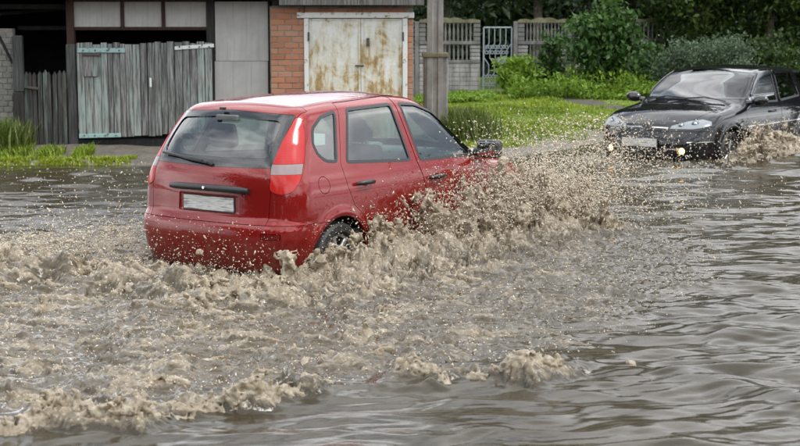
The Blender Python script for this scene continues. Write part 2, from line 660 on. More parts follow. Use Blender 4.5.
WM = {
    'plank': wood_mat('weathered_plank', ((0.018, 0.017, 0.016), (0.135, 0.134, 0.126), (0.42, 0.42, 0.40)), (0.24, 0.30, 0.28), 0.55),
    'picket': wood_mat('old_picket', ((0.012, 0.011, 0.010), (0.045, 0.044, 0.040), (0.12, 0.12, 0.105)), (0.10, 0.14, 0.125), 0.25),
    'post': wood_mat('grey_post_wood', ((0.02, 0.02, 0.02), (0.06, 0.06, 0.058), (0.13, 0.13, 0.125))),
    'brown': wood_mat('brown_painted_wood', ((0.02, 0.012, 0.010), (0.042, 0.022, 0.017), (0.06, 0.034, 0.027))),
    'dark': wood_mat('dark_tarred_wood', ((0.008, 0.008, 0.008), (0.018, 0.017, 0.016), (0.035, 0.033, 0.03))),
    'fascia': wood_mat('silvered_board', ((0.03, 0.029, 0.027), (0.09, 0.088, 0.082), (0.18, 0.175, 0.165))),
}
def metal_paint(name, col, rust=0.25):
    b = MatB(name)
    f = b.noise(b.co(), 14, 6, 0.65)
    b.to('Base Color', b.mix(b.ramp(f, (0.62 - rust * .2, (0, 0, 0)), (0.66, (1, 1, 1))), col, (0.10, 0.055, 0.03)))
    b.set(Roughness=0.55)
    b.bump(f, 0.2, 0.005)
    return b.m
WM['teal'] = metal_paint('teal_strap_paint', (0.24, 0.36, 0.34), 0.3)
WM['whitestrap'] = metal_paint('white_strap_paint', (0.55, 0.58, 0.56), 0.1)
WM['iron'] = metal_paint('old_iron', (0.05, 0.045, 0.04), 0.4)
WM['silver'] = metal_paint('silver_gate_paint', (0.20, 0.23, 0.25), 0.0)

def board_mat():
    b = MatB('fibre_cement_board')
    f = b.noise(b.mapping(b.co(), (1.2, 1, 1.0)), 2.2, 6, 0.6)
    st = b.noise(b.mapping(b.co(), (9, 5, 0.5)), 2.5, 6, 0.6)
    c = b.ramp(f, (0.3, (0.27, 0.262, 0.245)), (0.7, (0.37, 0.36, 0.34)))
    c = b.mix(b.ramp(st, (0.5, (0, 0, 0)), (0.8, (0.55, 0.55, 0.55))), c, (0.17, 0.165, 0.15))
    b.to('Base Color', c).set(Roughness=0.85)
    b.bump(b.noise(b.co(), 60, 3), 0.12, 0.006)
    return b.m
WM['board'] = board_mat()

def brick_mat(name, a, bcol, c, dirt):
    b = MatB(name)
    r = b.rand()
    f = b.noise(b.pos(), 30, 5, 0.6)
    col = b.ramp(r, (0.0, a), (0.5, bcol), (1.0, c))
    col = b.mix(b.ramp(f, (0.35, (0, 0, 0)), (0.75, (0.75,) * 3)), col, dirt)
    b.to('Base Color', col).set(Roughness=0.88, Specular_IOR_Level=0.25)
    b.bump(f, 0.5, 0.008)
    return b.m
WM['brick'] = brick_mat('orange_brick', (0.26, 0.095, 0.048), (0.36, 0.145, 0.075), (0.33, 0.18, 0.115), (0.23, 0.15, 0.105))
WM['whitebrick'] = brick_mat('grey_silicate_brick', (0.17, 0.165, 0.145), (0.22, 0.215, 0.19), (0.27, 0.26, 0.23), (0.12, 0.115, 0.10))
WM['mortar'] = plain('mortar', (0.17, 0.155, 0.135), 0.9, var=0.4, scale=14)
WM['darkwall'] = plain('near_black_wall', (0.02, 0.019, 0.018), 0.9, var=0.4)  # near-black tone all over the garage's inner walls

def concrete_mat(name, col, moss=0.3, stain=0.5):
    b = MatB(name)
    f = b.noise(b.pos(), 3.2, 7, 0.65)
    st = b.noise(b.mapping(b.pos(), (7, 7, 0.8)), 2.0, 6, 0.6)
    c = b.ramp(f, (0.3, tuple(x * 0.6 for x in col)), (0.7, tuple(x * 1.2 for x in col)))
    c = b.mix(b.ramp(st, (0.48, (0, 0, 0)), (0.72, (stain,) * 3)), c, tuple(x * 0.28 for x in col))
    m = b.noise(b.pos(), 9, 5, 0.7)
    c = b.mix(b.ramp(m, (0.60 - moss * .1, (0, 0, 0)), (0.75, (moss,) * 3)), c, (0.06, 0.065, 0.03))
    b.to('Base Color', c).set(Roughness=0.9, Specular_IOR_Level=0.25)
    b.bump(b.noise(b.pos(), 45, 4, 0.7), 0.45, 0.01)
    return b.m
WM['fence'] = concrete_mat('grey_cast_concrete', (0.15, 0.148, 0.138), 0.25)
WM['fence_white'] = concrete_mat('limewashed_concrete', (0.27, 0.265, 0.25), 0.2, 0.85)
WM['crest'] = concrete_mat('mossy_crest', (0.15, 0.14, 0.09), 0.8)
WM['pole'] = concrete_mat('pole_concrete', (0.235, 0.232, 0.215), 0.12, 0.35)
WM['footing'] = concrete_mat('footing_concrete', (0.20, 0.198, 0.18), 0.3, 0.45)

def rusty_door_mat():
    b = MatB('rusted_white_door')
    p = b.pos()
    f = b.noise(p, 2.6, 9, 0.72, 0.6)
    f2 = b.noise(b.mapping(p, (4.5, 4.5, 0.9)), 2.6, 7, 0.65)
    z = b.N.new('ShaderNodeSeparateXYZ')
    b.L.new(p, z.inputs[0])
    low = b.math('MULTIPLY', b.math('SUBTRACT', 2.0, z.outputs['Z']), 0.07)
    s = b.math('ADD', b.math('ADD', b.math('MULTIPLY', f, 0.55), b.math('MULTIPLY', f2, 0.45)), low)
    c = b.ramp(s, (0.45, (0.56, 0.56, 0.52)), (0.53, (0.46, 0.43, 0.33)), (0.585, (0.30, 0.20, 0.07)), (0.68, (0.13, 0.075, 0.03)))
    g = b.noise(p, 14, 5)
    c = b.mix(b.ramp(g, (0.5, (0, 0, 0)), (0.8, (0.35,) * 3)), c, (0.30, 0.33, 0.34))
    b.to('Base Color', c).set(Roughness=0.65)
    b.bump(s, 0.3, 0.01)
    return b.m
WM['rusty'] = rusty_door_mat()
WM['whiteframe'] = metal_paint('white_frame_paint', (0.52, 0.52, 0.49), 0.25)

def box_px(u0, u1, v0, v1, Y, depth, name, mat, parent, bevel=0.0, dy=0.0):
    """a box whose front face fills a pixel rectangle on the plane y = Y"""
    a, c = W((u0 + u1) / 2, v0, Y), W((u0 + u1) / 2, v1, Y)
    x0, x1 = W(u0, (v0 + v1) / 2, Y).x, W(u1, (v0 + v1) / 2, Y).x
    ce = Vector(((x0 + x1) / 2, Y + depth / 2 + dy, (a.z + c.z) / 2))
    me = MB().box((0, 0, 0), (x1 - x0, depth, abs(a.z - c.z)), None, bevel).mesh(name, mat)
    o = link(bpy.data.objects.new(name, me))
    o.location = ce
    if parent is not None:
        o.parent = parent
        o.matrix_parent_inverse = parent.matrix_basis.inverted()
    return o

# ------------------------------------------------------------------ the wooden garage
YG = 21.9
def build_wooden_garage():
    g = empty('wooden_garage', (W(140, 150, YG).x, YG, 0.25))
    tag(g, 'weathered wooden garage with plank gates and pale boards above', 'garage')
    bx = lambda *a, **k: box_px(*a, g, **k)
    # roof, back and side walls close the dark inside
    zt = W(100, -6, YG).z
    xl, xr = W(-60, 60, YG).x, W(269, 60, YG).x
    def raw(name, lo, hi, mat):
        lo, hi = Vector(lo), Vector(hi)
        me = MB().box((0, 0, 0), hi - lo).mesh(name, mat)
        o = link(bpy.data.objects.new(name, me))
        o.location = (lo + hi) / 2
        o.parent = g
        o.matrix_parent_inverse = g.matrix_basis.inverted()
        return o
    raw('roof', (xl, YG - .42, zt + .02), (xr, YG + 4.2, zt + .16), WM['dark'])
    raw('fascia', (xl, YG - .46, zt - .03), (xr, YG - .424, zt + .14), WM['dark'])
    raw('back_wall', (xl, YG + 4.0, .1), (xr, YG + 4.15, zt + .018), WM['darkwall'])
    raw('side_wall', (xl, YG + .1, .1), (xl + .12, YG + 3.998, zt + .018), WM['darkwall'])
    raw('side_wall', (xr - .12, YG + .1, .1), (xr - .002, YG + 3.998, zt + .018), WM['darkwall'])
    # tie beams under the open left bay
    bx(-60, 66, 4, 9, YG + .25, .12, 'beam', WM['dark'])
    r = bx(-60, 66, 12, 15, YG + .6, .1, 'beam', WM['dark'])
    r.rotation_euler = (0, R_(-4), 0)
    bx(18, 66, 26, 30, YG + .9, .1, 'beam', WM['dark'])
    # posts
    bx(66, 73.5, -4, 46, YG - .02, .14, 'post', WM['brown'], bevel=.008)
    bx(67, 77, 44.2, 152, YG - .045, .16, 'post', WM['post'], bevel=.012)
    bx(207, 215, -4, 152, YG - .01, .14, 'post', WM['dark'], bevel=.008)
    # header boards
    bx(73.6, 207, 27, 30.2, YG, .09, 'beam', WM['brown'], bevel=.005)
    bx(73.6, 207, -4, 1.6, YG, .09, 'beam', WM['brown'], bevel=.005)
    for a, c in ((120.5, 124), (161.5, 165)):
        bx(a, c, 1.8, 26.9, YG + .002, .08, 'mullion', WM['brown'])
    for a, c in ((73.7, 120.3), (124.2, 161.3), (165.2, 206.8)):
        bx(a, c, 1.8, 26.8, YG + .03, .02, 'upper_panel', WM['board'])
    bx(215.2, 268, 1.5, 60.8, YG + .0, .025, 'side_panel', WM['board'])
    bx(215.4, 268.3, 61.2, 152, YG - .004, .025, 'side_panel', WM['board'])
    bx(268.2, 270.4, -4, 152, YG + .0, .1, 'post', WM['dark'])
    # rail under the slot and the heavy sill
    s = bx(77.5, 215, 138.5, 149.5, YG - .03, .16, 'sill_log', WM['dark'], bevel=.02)
    # gate leaves of planks
    rr = random.Random(3)
    def leaf(edges, v0, vb0, vb1, hinges):
        L = empty('gate_leaf', (W(edges[0], 100, YG).x, YG - .06, .3))
        L.parent = g
        L.matrix_parent_inverse = g.matrix_basis.inverted()
        n = len(edges) - 1
        for i in range(n):
            vt = v0 + rr.uniform(-1.2, 1.0)
            vb = vb0 + (vb1 - vb0) * i / n + rr.uniform(-.7, .8)
            p = box_px(edges[i] + .22, edges[i + 1] - .22, vt, vb, YG - .075 + rr.uniform(-.008, .006), .028, 'plank', WM['plank'], L, bevel=.004)
            p.rotation_euler = (0, R_(rr.uniform(-.35, .35)), R_(rr.uniform(-1.5, 1.5)))
        for v in (v0 + 9, vb1 - 10):
            box_px(edges[0] + 1, edges[-1] - 1, v - 3, v + 3, YG - .03, .035, 'ledger', WM['plank'], L)
        for (a, c, v, hgt, rot, mat) in hinges:
            h = box_px(a, c, v, v + hgt, YG - .10, .012, 'hinge_strap', mat, L, bevel=.003)
            h.rotation_euler = (0, R_(rot), 0)
            for k in range(4):
                q = W(a + (c - a) * (k + .5) / 4, v + hgt / 2, YG - .112)
                m = MB().lathe([(.012, 0), (.012, .008), (.004, .012)], 8, 'Y').mesh('bolt', WM['iron'])
                bo = link(bpy.data.objects.new('bolt', m), L)
                bo.matrix_parent_inverse = (g.matrix_basis @ g.matrix_basis.inverted() @ L.matrix_basis).inverted()
                bo.location = q + Vector((0, .006, 0))
                bo.rotation_euler = (math.pi, 0, 0)
        return L
    e1 = [77.5, 85, 93.5, 101.5, 108, 113.5, 120.5, 126, 133, 140.5, 147.5]
    e2 = [148, 155, 161.5, 167.5, 175, 183, 190, 197.5, 205, 212.5]
    L1 = leaf(e1, 43.5, 137.5, 135.5, [(77, 125, 48, 4.6, 0, WM['teal']), (79, 121, 133.5, 4.2, -1.6, WM['teal'])])
    L2 = leaf(e2, 42.5, 135.5, 131.5, [(174.5, 214, 45, 3.6, -4.0, WM['whitestrap'])])
    for o in (L1, L2):
        pass
    box_px(83, 98, 56, 76.5, YG - .104, .022, 'cover_board', WM['plank'], L1, bevel=.004)
    box_px(81.5, 100, 53.6, 55.8, YG - .125, .05, 'ledge', WM['iron'], L1, bevel=.004)
    box_px(149.5, 151.5, 78, 87, YG - .10, .02, 'latch', WM['whitestrap'], L2, bevel=.003)
build_wooden_garage()

def build_picket_gate():
    Y = YG - .12
    g = empty('picket_gate', (W(44, 148, Y).x, Y, .25))
    tag(g, 'dark weathered picket gate between grey post and garage post', 'gate')
    rr = random.Random(5)
    e = np.linspace(24, 67, 10)
    for i in range(9):
        u0, u1 = e[i] + .35, e[i + 1] - .35
        x0, x1 = W(u0, 110, Y).x, W(u1, 110, Y).x
        zt, zb = W(40, 71 + rr.uniform(-1.5, 1.5), Y).z, W(40, 148 + rr.uniform(-1, 1), Y).z
        wd = x1 - x0
        poly = [(-wd / 2, 0), (wd / 2, 0), (wd / 2, zt - zb - .05), (wd * .05, zt - zb), (-wd / 2, zt - zb - .055)]
        me = MB().prism(poly, -.012, .012, lambda p, t: Vector((p[0], t, p[1]))).mesh('picket', WM['picket'])
        o = link(bpy.data.objects.new('picket', me), g)
        o.location = Vector(((x0 + x1) / 2, Y + rr.uniform(-.008, .008), zb)) - g.location
        o.rotation_euler = (0, R_(rr.uniform(-.8, .8)), 0)
    for v in (86, 136):
        box_px(24, 67, v - 2, v + 2, Y + .022, .03, 'rail', WM['picket'], g)
    l = box_px(23.5, 38, 86.6, 89, Y - .05, .03, 'latch_bar', WM['iron'], g, bevel=.005)
    l.rotation_euler = (0, R_(7), 0)
build_picket_gate()

gp = empty('gate_post', (W(17, 150, YG - .15).x, YG - .15, .25))
tag(gp, 'split grey gate post in front of pale brick wall', 'post')
box_px(12.3, 22, 35.5, 92, YG - .22, .13, 'post', WM['post'], gp, bevel=.012)
box_px(13.5, 23.5, 92.3, 154, YG - .235, .15, 'post_foot', WM['dark'], gp, bevel=.012)

def brick_run(parent, rects, Y, mat, course, length, seed, depth=.10, mort=.011):
    """single bricks laid in courses inside pixel rectangles (u0, u1, v0, v1)"""
    rr = random.Random(seed)
    cache = {}
    z0 = W(340, 152, Y).z
    for (u0, u1, v0, v1) in rects:
        x0, x1 = W(u0, 70, Y).x, W(u1, 70, Y).x
        ztop, zbot = W(u0, v0, Y).z, W(u0, v1, Y).z
        n = int((ztop - z0) / course) + 1
        for i in range(-2, n):
            z = z0 + i * course
            if z < zbot - course * .5 or z + course > ztop + course * .4:
                continue
            x = x0 - (length * .5 if i % 2 else 0)
            while x < x1 - .01:
                a, c = max(x, x0), min(x + length, x1)
                x += length
                if c - a < .035:
                    continue
                k = round(c - a, 3)
                if k not in cache:
                    cache[k] = MB().box((0, 0, 0), (k - mort, depth, course - mort), None, .004).mesh('brick', mat)
                o = link(bpy.data.objects.new('brick', cache[k]), parent)
                o.location = Vector(((a + c) / 2, Y + depth / 2 + rr.uniform(-.004, .003), z + course / 2)) - parent.location

wl = empty('brick_wall', (W(-6, 150, YG + .05).x, YG + .05, .25))
tag(wl, 'pale grey brick wall at the picture edge behind tall grass', 'wall')
brick_run(wl, [(-30, 14.5, 29, 152)], YG + .02, WM['whitebrick'], .083, .135, 11)
box_px(-30, 14.3, 28.5, 153, YG + .03, .16, 'mortar_bed', WM['mortar'], wl)
db = MB().tube([W(-6, 26, YG - .1), W(12.5, 63, YG - .1)], .022, 8).build('brace', WM['dark'], None)
db.parent = wl
db.matrix_parent_inverse = wl.matrix_basis.inverted()

# ------------------------------------------------------------------ the brick garage
YB = 21.72
def build_brick_garage():
    g = empty('brick_garage', (W(340, 150, YB).x, YB, .25))
    tag(g, 'orange brick garage with rust-stained white double doors', 'garage')
    brick_run(g, [(270.8, 304.6, 7, 153), (407.5, 413, 18, 153)], YB, WM['brick'], .083, .205, 21)
    brick_run(g, [(304.8, 407.3, 7, 12)], YB, WM['brick'], .083, .205, 22)
    box_px(270.6, 304.8, 6, 154, YB + .006, .20, 'mortar_bed', WM['mortar'], g)
    box_px(407.2, 413.1, 6, 154, YB + .006, .20, 'mortar_bed', WM['mortar'], g)
    box_px(304.9, 407.1, 6, 12.2, YB + .006, .20, 'mortar_bed', WM['mortar'], g)
    def raw(name, lo, hi, mat):
        lo, hi = Vector(lo), Vector(hi)
        o = link(bpy.data.objects.new(name, MB().box((0, 0, 0), hi - lo).mesh(name, mat)), g)
        o.location = (lo + hi) / 2 - g.location
        return o
    x0, x1 = W(271, 70, YB).x, W(413, 70, YB).x
    zt = W(340, 0, YB).z
    raw('side_wall', (x0 + .01, YB + .21, .1), (x0 + .2, YB + 4.5, zt), WM['mortar'])
    raw('side_wall', (x1 - .2, YB + .21, .1), (x1 - .004, YB + 4.5, zt), WM['brick'])
    raw('back_wall', (x0 + .2, YB + 4.3, .1), (x1 - .2, YB + 4.5, zt), WM['mortar'])
    raw('roof', (x0 - .02, YB - .20, zt + .004), (x1 + .16, YB + 4.6, zt + .14), WM['dark'])
    b = box_px(279, 424, -4, 5.2, YB - .235, .03, 'fascia_board', WM['fascia'], g, bevel=.004)
    box_px(296.5, 414.2, 12.3, 18, YB - .045, .10, 'lintel', WM['whiteframe'], g, bevel=.006)
    box_px(304.4, 309, 18.2, 153, YB - .03, .08, 'door_frame', WM['whiteframe'], g, bevel=.005)
    box_px(402.6, 407.4, 18.2, 153, YB - .03, .08, 'door_frame', WM['whiteframe'], g, bevel=.005)
    for a, c, hx in ((309.3, 360.8, 308.5), (361.2, 402.3, 403)):
        L = empty('door_leaf', (W(a, 150, YB).x, YB, .25))
        L.parent = g
        L.matrix_parent_inverse = g.matrix_basis.inverted()
        def pp(*q, **k):
            o = box_px(*q, None, **k)
            o.parent = L
            o.matrix_parent_inverse = L.matrix_basis.inverted()
            return o
        pp(a, c, 18.4, 151, YB + .012, .03, 'sheet', WM['rusty'], bevel=.003)
        for u0, u1, v0, v1 in ((a, a + 2.2, 18.6, 151), (c - 2.2, c, 18.6, 151), (a + 2.3, c - 2.3, 18.6, 20.6), (a + 2.3, c - 2.3, 96, 98)):
            pp(u0, u1, v0, v1, YB + .0, .012, 'stile', WM['rusty'], bevel=.002)
        for v in (32, 118):
            pp(hx - 1, hx + 1, v, v + 9, YB - .05, .03, 'hinge', WM['iron'], bevel=.006)
    o = box_px(366.5, 369.5, 38, 46, YB - .03, .04, 'hasp', WM['iron'], g, bevel=.004)
    box_px(355, 364, 65, 66.5, YB - .02, .02, 'bolt_bar', WM['iron'], g, bevel=.003)
build_brick_garage()

# ------------------------------------------------------------------ the lamp-less concrete pole
def build_pole():
    Y = 23.4
    c = W(435.5, 100, Y)
    z0 = float(ground_z(c.x, Y))
    g = empty('utility_pole', (c.x, Y, z0))
    tag(g, 'concrete utility pole strapped to a thicker concrete stub', 'pole')
    k = 1 / 65.0
    zt = W(435, 55, Y).z - z0
    # stub: a square pillar with a rebate down its front
    m = MB()
    m.box((-.115, .0, zt / 2 - .2), (.15, .24, zt + .4), None, .02)
    m.box((.085, .01, zt / 2 - .2), (.21, .22, zt + .4), None, .02)
    m.build('footing', WM['footing'], g)
    # pole, tapering, with a shallow channel
    def sec(wd, dp, z, ch=.02):
        return [(-wd / 2, -dp / 2), (-wd * .18, -dp / 2), (-wd * .13, -dp / 2 + ch), (wd * .13, -dp / 2 + ch), (wd * .18, -dp / 2), (wd / 2, -dp / 2), (wd / 2, dp / 2), (-wd / 2, dp / 2)]
    bm = bmesh.new()
    R = []
    for wd, dp, z in ((.26, .22, -.2), (.245, .21, 2.6), (.17, .15, 8.6)):
        R.append([bm.verts.new((x + .0, y - .16, z)) for x, y in sec(wd, dp, z)])
    for a, b in zip(R, R[1:]):
        for i in range(8):
            bm.faces.new((a[i], a[(i + 1) % 8], b[(i + 1) % 8], b[i]))
    bm.faces.new(R[0][::-1]); bm.faces.new(R[-1])
    bmesh.ops.recalc_face_normals(bm, faces=bm.faces)
    me = bpy.data.meshes.new('pole'); bm.to_mesh(me); bm.free()
    me.materials.append(WM['pole'])
    p = link(bpy.data.objects.new('pole', me), g)
    p.location = (-.01, .13, 0)
    MB().box((-.01, -.005, zt - .0), (.41, .30, .075), None, .02, 2).build('cap', WM['crest'], g)
build_pole()

# ------------------------------------------------------------------ the cast concrete fence and its metal gate
YF = 34.0
ZF = 0.45
def baluster_mesh(hh, r=.026):
    pr = [(r * .9, 0), (r * 1.1, .02), (r * .6, .05), (r * 1.0, hh * .35), (r * 1.05, hh * .5), (r * .7, hh * .75), (r * .6, hh - .05), (r * 1.1, hh - .02), (r, hh)]
    return MB().lathe(pr, 8).mesh('baluster', WM['fence'], 50)
BAL1, BAL2 = baluster_mesh(.40), baluster_mesh(.34)
def fence_panel(p0, p1, label, nb):
    p0, p1 = Vector(p0), Vector(p1)
    d = p1 - p0
    L = d.length
    g = empty('concrete_fence_panel', (p0.x, p0.y, ZF), math.atan2(d.y, d.x))
    tag(g, label, 'fence', 'cast concrete fence panels along the verge')
    zt = 2.11 - ZF
    def bx(name, x0, x1, z0, z1, dep, mat, y=0.0, bev=.008):
        o = link(bpy.data.objects.new(name, MB().box((0, 0, 0), (x1 - x0, dep, z1 - z0), None, bev).mesh(name, mat)), g)
        o.location = ((x0 + x1) / 2, y, (z0 + z1) / 2)
        return o
    e = .09
    bx('post', -.005, .085, -.3, zt - .02, .15, WM['fence'])
    # plinth slabs with raised brick pattern
    bx('plinth', e, L, -.3, .70, .05, WM['fence_white'])
    rows, cols = 7, max(4, int((L - e) / .22))
    me = MB().box((0, 0, 0), ((L - e) / cols - .012, .014, .088), None, .004).mesh('block', WM['fence_white'])
    for r in range(rows):
        for c in range(cols):
            o = link(bpy.data.objects.new('block', me), g)
            o.location = (e + (c + .5) * (L - e) / cols, -.031, .05 + r * .1)
    bx('rail', e, L, .705, .775, .09, WM['fence'])
    side = .17
    for z0, hh, B in ((.78, .34, BAL2), (1.205, .40, BAL1)):
        n = nb if B is BAL1 else nb - 2
        off = side if B is BAL1 else side + .08
        for i in range(n):
            o = link(bpy.data.objects.new('baluster', B), g)
            o.location = (e + off + (L - e - 2 * off) * (i + .5) / n, 0, z0)
        for x0, x1 in ((e, e + off - .02), (L - off + .02, L)):
            k = 4
            for q in range(k):
                bx('block', x0, x1, z0 + hh * q / k, z0 + hh * (q + 1) / k - .012, .06, WM['fence_white' if B is BAL2 else 'fence'])
    bx('rail', e, L, 1.125, 1.20, .09, WM['fence'])
    # scalloped crest
    n = 26
    poly = [(e, 1.61)]
    for i in range(n + 1):
        t = i / n
        poly.append((e + (L - e) * t, 1.665 + .035 * abs(math.sin(t * math.pi * 4)) + .045 * math.exp(-((t - .5) / .16) ** 2)))
    poly.append((L, 1.61))
    MB().prism(poly, -.045, .045, lambda p, t: Vector((p[0], t, p[1]))).build('crest', WM['crest'], g)
    return g
fp = lambda u, Y: (W(u, 60, Y).x, Y, 0)
fence_panel(fp(415, YF), fp(480, YF), 'concrete fence panel with balusters between utility pole and metal gate', 11)
fence_panel(fp(513.5, YF), fp(571, YF), 'concrete fence panel with balusters right of the metal gate', 11)
fence_panel(fp(571.5, YF + .02), fp(628, 37), 'shaded concrete fence panel mostly hidden by the big-leaved bush', 12)
fence_panel(fp(628.5, 37.05), fp(684, 41), 'farthest concrete fence panel showing between the bush and the trees', 12)
fence_panel(fp(340, YF), fp(414.5, YF), 'concrete fence panel running behind the brick garage', 12)

def build_metal_gate():
    x0, x1 = W(483.5, 60, YF).x, W(511.5, 60, YF).x
    wd = x1 - x0
    zt, zb = W(497, 27.5, YF).z, W(497, 96, YF).z
    H = zt - zb
    g = empty('metal_gate', (x0, YF - .02, zb))
    tag(g, 'silver painted metal garden gate with zigzag bars', 'gate')
    fr = MB()
    for a, b in (((0, 0, 0), (0, 0, H)), ((wd, 0, 0), (wd, 0, H)), ((0, 0, H), (wd, 0, H)), ((0, 0, .06), (wd, 0, .06))):
        fr.tube([a, b], .018, 8)
    fr.build('gate_frame', WM['silver'], g)
    zz = MB()
    s = wd * .17
    hs = [(.06, 0), (.36, 0), (.52, 1), (.70, 1), (.86, 0), (1.02, 0), (1.18, 1), (H, 1)]
    zz.tube([(-s * .3 + s * k, 0, z) for z, k in hs], .012, 6)
    me = zz.mesh('zigzag_bar', WM['silver'])
    for i in range(5):
        o = link(bpy.data.objects.new('zigzag_bar', me), g)
        o.location = (wd * (i + .35) / 5, 0, 0)
    me = MB()
    for q in (-1, 1):
        me.lathe([(.034 + .009 * math.cos(a), .009 * math.sin(a)) for a in np.linspace(0, 2 * math.pi, 6, endpoint=False)], 12, 'Y', (q * .036, 0, 0), True)
    orn = me.mesh('scroll', WM['silver'])
    for z in (.26, .44, .98, 1.10):
        for i in range(4):
            o = link(bpy.data.objects.new('scroll', orn), g)
            o.location = (wd * (i + .65) / 5 + (.02 if z > .5 else -.03), -.012, z)
    MB().box((wd * .66, -.03, .80), (.21, .012, .17), Matrix.Rotation(R_(-8), 3, 'Y'), .004).build('lock_plate', WM['silver'], g)
build_metal_gate()

# ------------------------------------------------------------------ leaves, trees, bushes
def leaves(C, size, seed, up=0.3, fold=0.25, aspect=0.5):
    """one small folded leaf per centre -> V, F"""
    r = np.random.default_rng(seed)
    n = len(C)
    d = r.standard_normal((n, 3)); d[:, 2] -= 0.4
    d /= np.linalg.norm(d, axis=1)[:, None]
    u = r.standard_normal((n, 3)); u[:, 2] += up * 4
    s = np.cross(d, u); s /= np.maximum(np.linalg.norm(s, axis=1), 1e-6)[:, None]
    nn = np.cross(s, d)
    L = (size * r.uniform(0.6, 1.3, n))[:, None]
    V = np.stack([C - d * L * .5, C + s * L * aspect * .5 + nn * L * fold * .3, C + d * L * .5, C - s * L * aspect * .5 + nn * L * fold * .3], 1).reshape(-1, 3)
    F = np.arange(n * 4).reshape(n, 4)
    return V, F

def foliage(name, C, T, size, mat, parent, seed, **k):
    V, F = leaves(C, size, seed, **k)
    me = np_mesh(name, V, F, [mat])
    a = me.attributes.new('tint', 'FLOAT', 'POINT')
    a.data.foreach_set('value', np.repeat(np.clip(T, 0, 1), 4).astype(np.float32))
    return link(bpy.data.objects.new(name, me), parent)

def clumped(n, centre, rad, k, cs, seed, zmin=None, lowbias=0.0):
    """leaf centres in k uneven clumps spread through an ellipsoid -> points, tint"""
    r = np.random.default_rng(seed)
    p = r.standard_normal((k, 3)); p /= np.linalg.norm(p, axis=1)[:, None]
    p *= r.uniform(0.35, 1.02, k)[:, None] ** 0.6
    if lowbias:
        p[:, 2] = np.where(r.random(k) < lowbias, -np.abs(p[:, 2]), p[:, 2])
    cc = np.asarray(centre) + p * np.asarray(rad)
    w_ = r.uniform(0.3, 1.6, k); w_ /= w_.sum()
    i = r.choice(k, n, p=w_)
    sz = r.uniform(.6, 1.4, k)[i][:, None] * cs
    q = r.standard_normal((n, 3)) * sz * np.array([1, 1, .62])
    C = cc[i] + q
    T = r.uniform(0.1, .75, k)[i] + r.normal(0, .16, n)
    if zmin is not None:
        C[:, 2] = np.maximum(C[:, 2], zmin + r.uniform(0, .3, n))
    return C, T, cc

BARK = plain('bark', (0.07, 0.055, 0.042), 0.9, var=0.4, scale=14)
LM = {
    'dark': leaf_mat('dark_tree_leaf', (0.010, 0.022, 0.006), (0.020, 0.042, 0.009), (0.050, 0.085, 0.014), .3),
    'mid': leaf_mat('hedge_leaf', (0.014, 0.030, 0.007), (0.034, 0.066, 0.010), (0.085, 0.125, 0.018), .35),
    'bush': leaf_mat('bush_leaf', (0.018, 0.045, 0.010), (0.040, 0.095, 0.018), (0.080, 0.155, 0.030), .35),
    'grey': leaf_mat('grey_green_leaf', (0.035, 0.060, 0.032), (0.070, 0.110, 0.060), (0.12, 0.17, 0.095), .3),
    'weed': leaf_mat('weed_leaf', (0.050, 0.105, 0.008), (0.115, 0.205, 0.015), (0.190, 0.275, 0.030), .4),
    'lawn': leaf_mat('lawn_blade', (0.060, 0.110, 0.008), (0.165, 0.235, 0.014), (0.275, 0.310, 0.035), .4),
    'straw': leaf_mat('tall_grass_blade', (0.040, 0.070, 0.010), (0.085, 0.125, 0.020), (0.19, 0.19, 0.07), .35),
}

def tree(x, y, height, rad, zlow, n, size, mat, label, seed, k=60, cs=.32, trunk=.13, lowbias=.72, cat='tree', group='trees behind the fence', name='tree'):
    z0 = float(ground_z(x, y))
    g = empty(name, (x, y, z0))
    tag(g, label, cat, group)
    c = np.array([0, 0, (zlow + height) / 2])
    r = np.array([rad, rad, (height - zlow) / 2])
    C, T, cc = clumped(n, c, r, k, cs, seed, zmin=max(zlow * .6, .05), lowbias=lowbias)
    foliage('crown', C, T, size, mat, g, seed + 1)
    m = MB()
    rr = random.Random(seed)
    m.tube([(0, 0, -.15), (.04, 0, height * .2), (-.03, .05, height * .45), (.05, 0, height * .8)], [trunk, trunk * .8, trunk * .55, trunk * .15], 9)
    for i in range(9):
        e = Vector(cc[rr.randrange(len(cc))])
        s = Vector((0, .02, height * rr.uniform(.12, .5)))
        mid = s.lerp(e, .5) + Vector((rr.uniform(-.15, .15), rr.uniform(-.15, .15), .12))
        m.tube([s, mid, e], [trunk * .4, trunk * .25, trunk * .08], 6)
    m.build('trunk', BARK, g, 50)
    return g

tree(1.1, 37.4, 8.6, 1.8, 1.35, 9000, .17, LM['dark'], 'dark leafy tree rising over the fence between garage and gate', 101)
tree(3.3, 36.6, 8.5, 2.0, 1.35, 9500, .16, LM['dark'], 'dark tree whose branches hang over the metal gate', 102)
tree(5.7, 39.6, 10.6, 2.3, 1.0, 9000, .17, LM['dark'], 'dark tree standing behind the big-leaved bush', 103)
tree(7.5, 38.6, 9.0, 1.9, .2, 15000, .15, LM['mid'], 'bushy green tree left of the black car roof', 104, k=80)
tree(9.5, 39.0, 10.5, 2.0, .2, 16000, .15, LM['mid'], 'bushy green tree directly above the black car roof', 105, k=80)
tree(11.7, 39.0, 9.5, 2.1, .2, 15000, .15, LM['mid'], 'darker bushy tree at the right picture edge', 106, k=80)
tree(14.2, 40.5, 11.0, 2.4, .2, 8000, .18, LM['mid'], 'bushy tree beyond the right picture edge', 107)

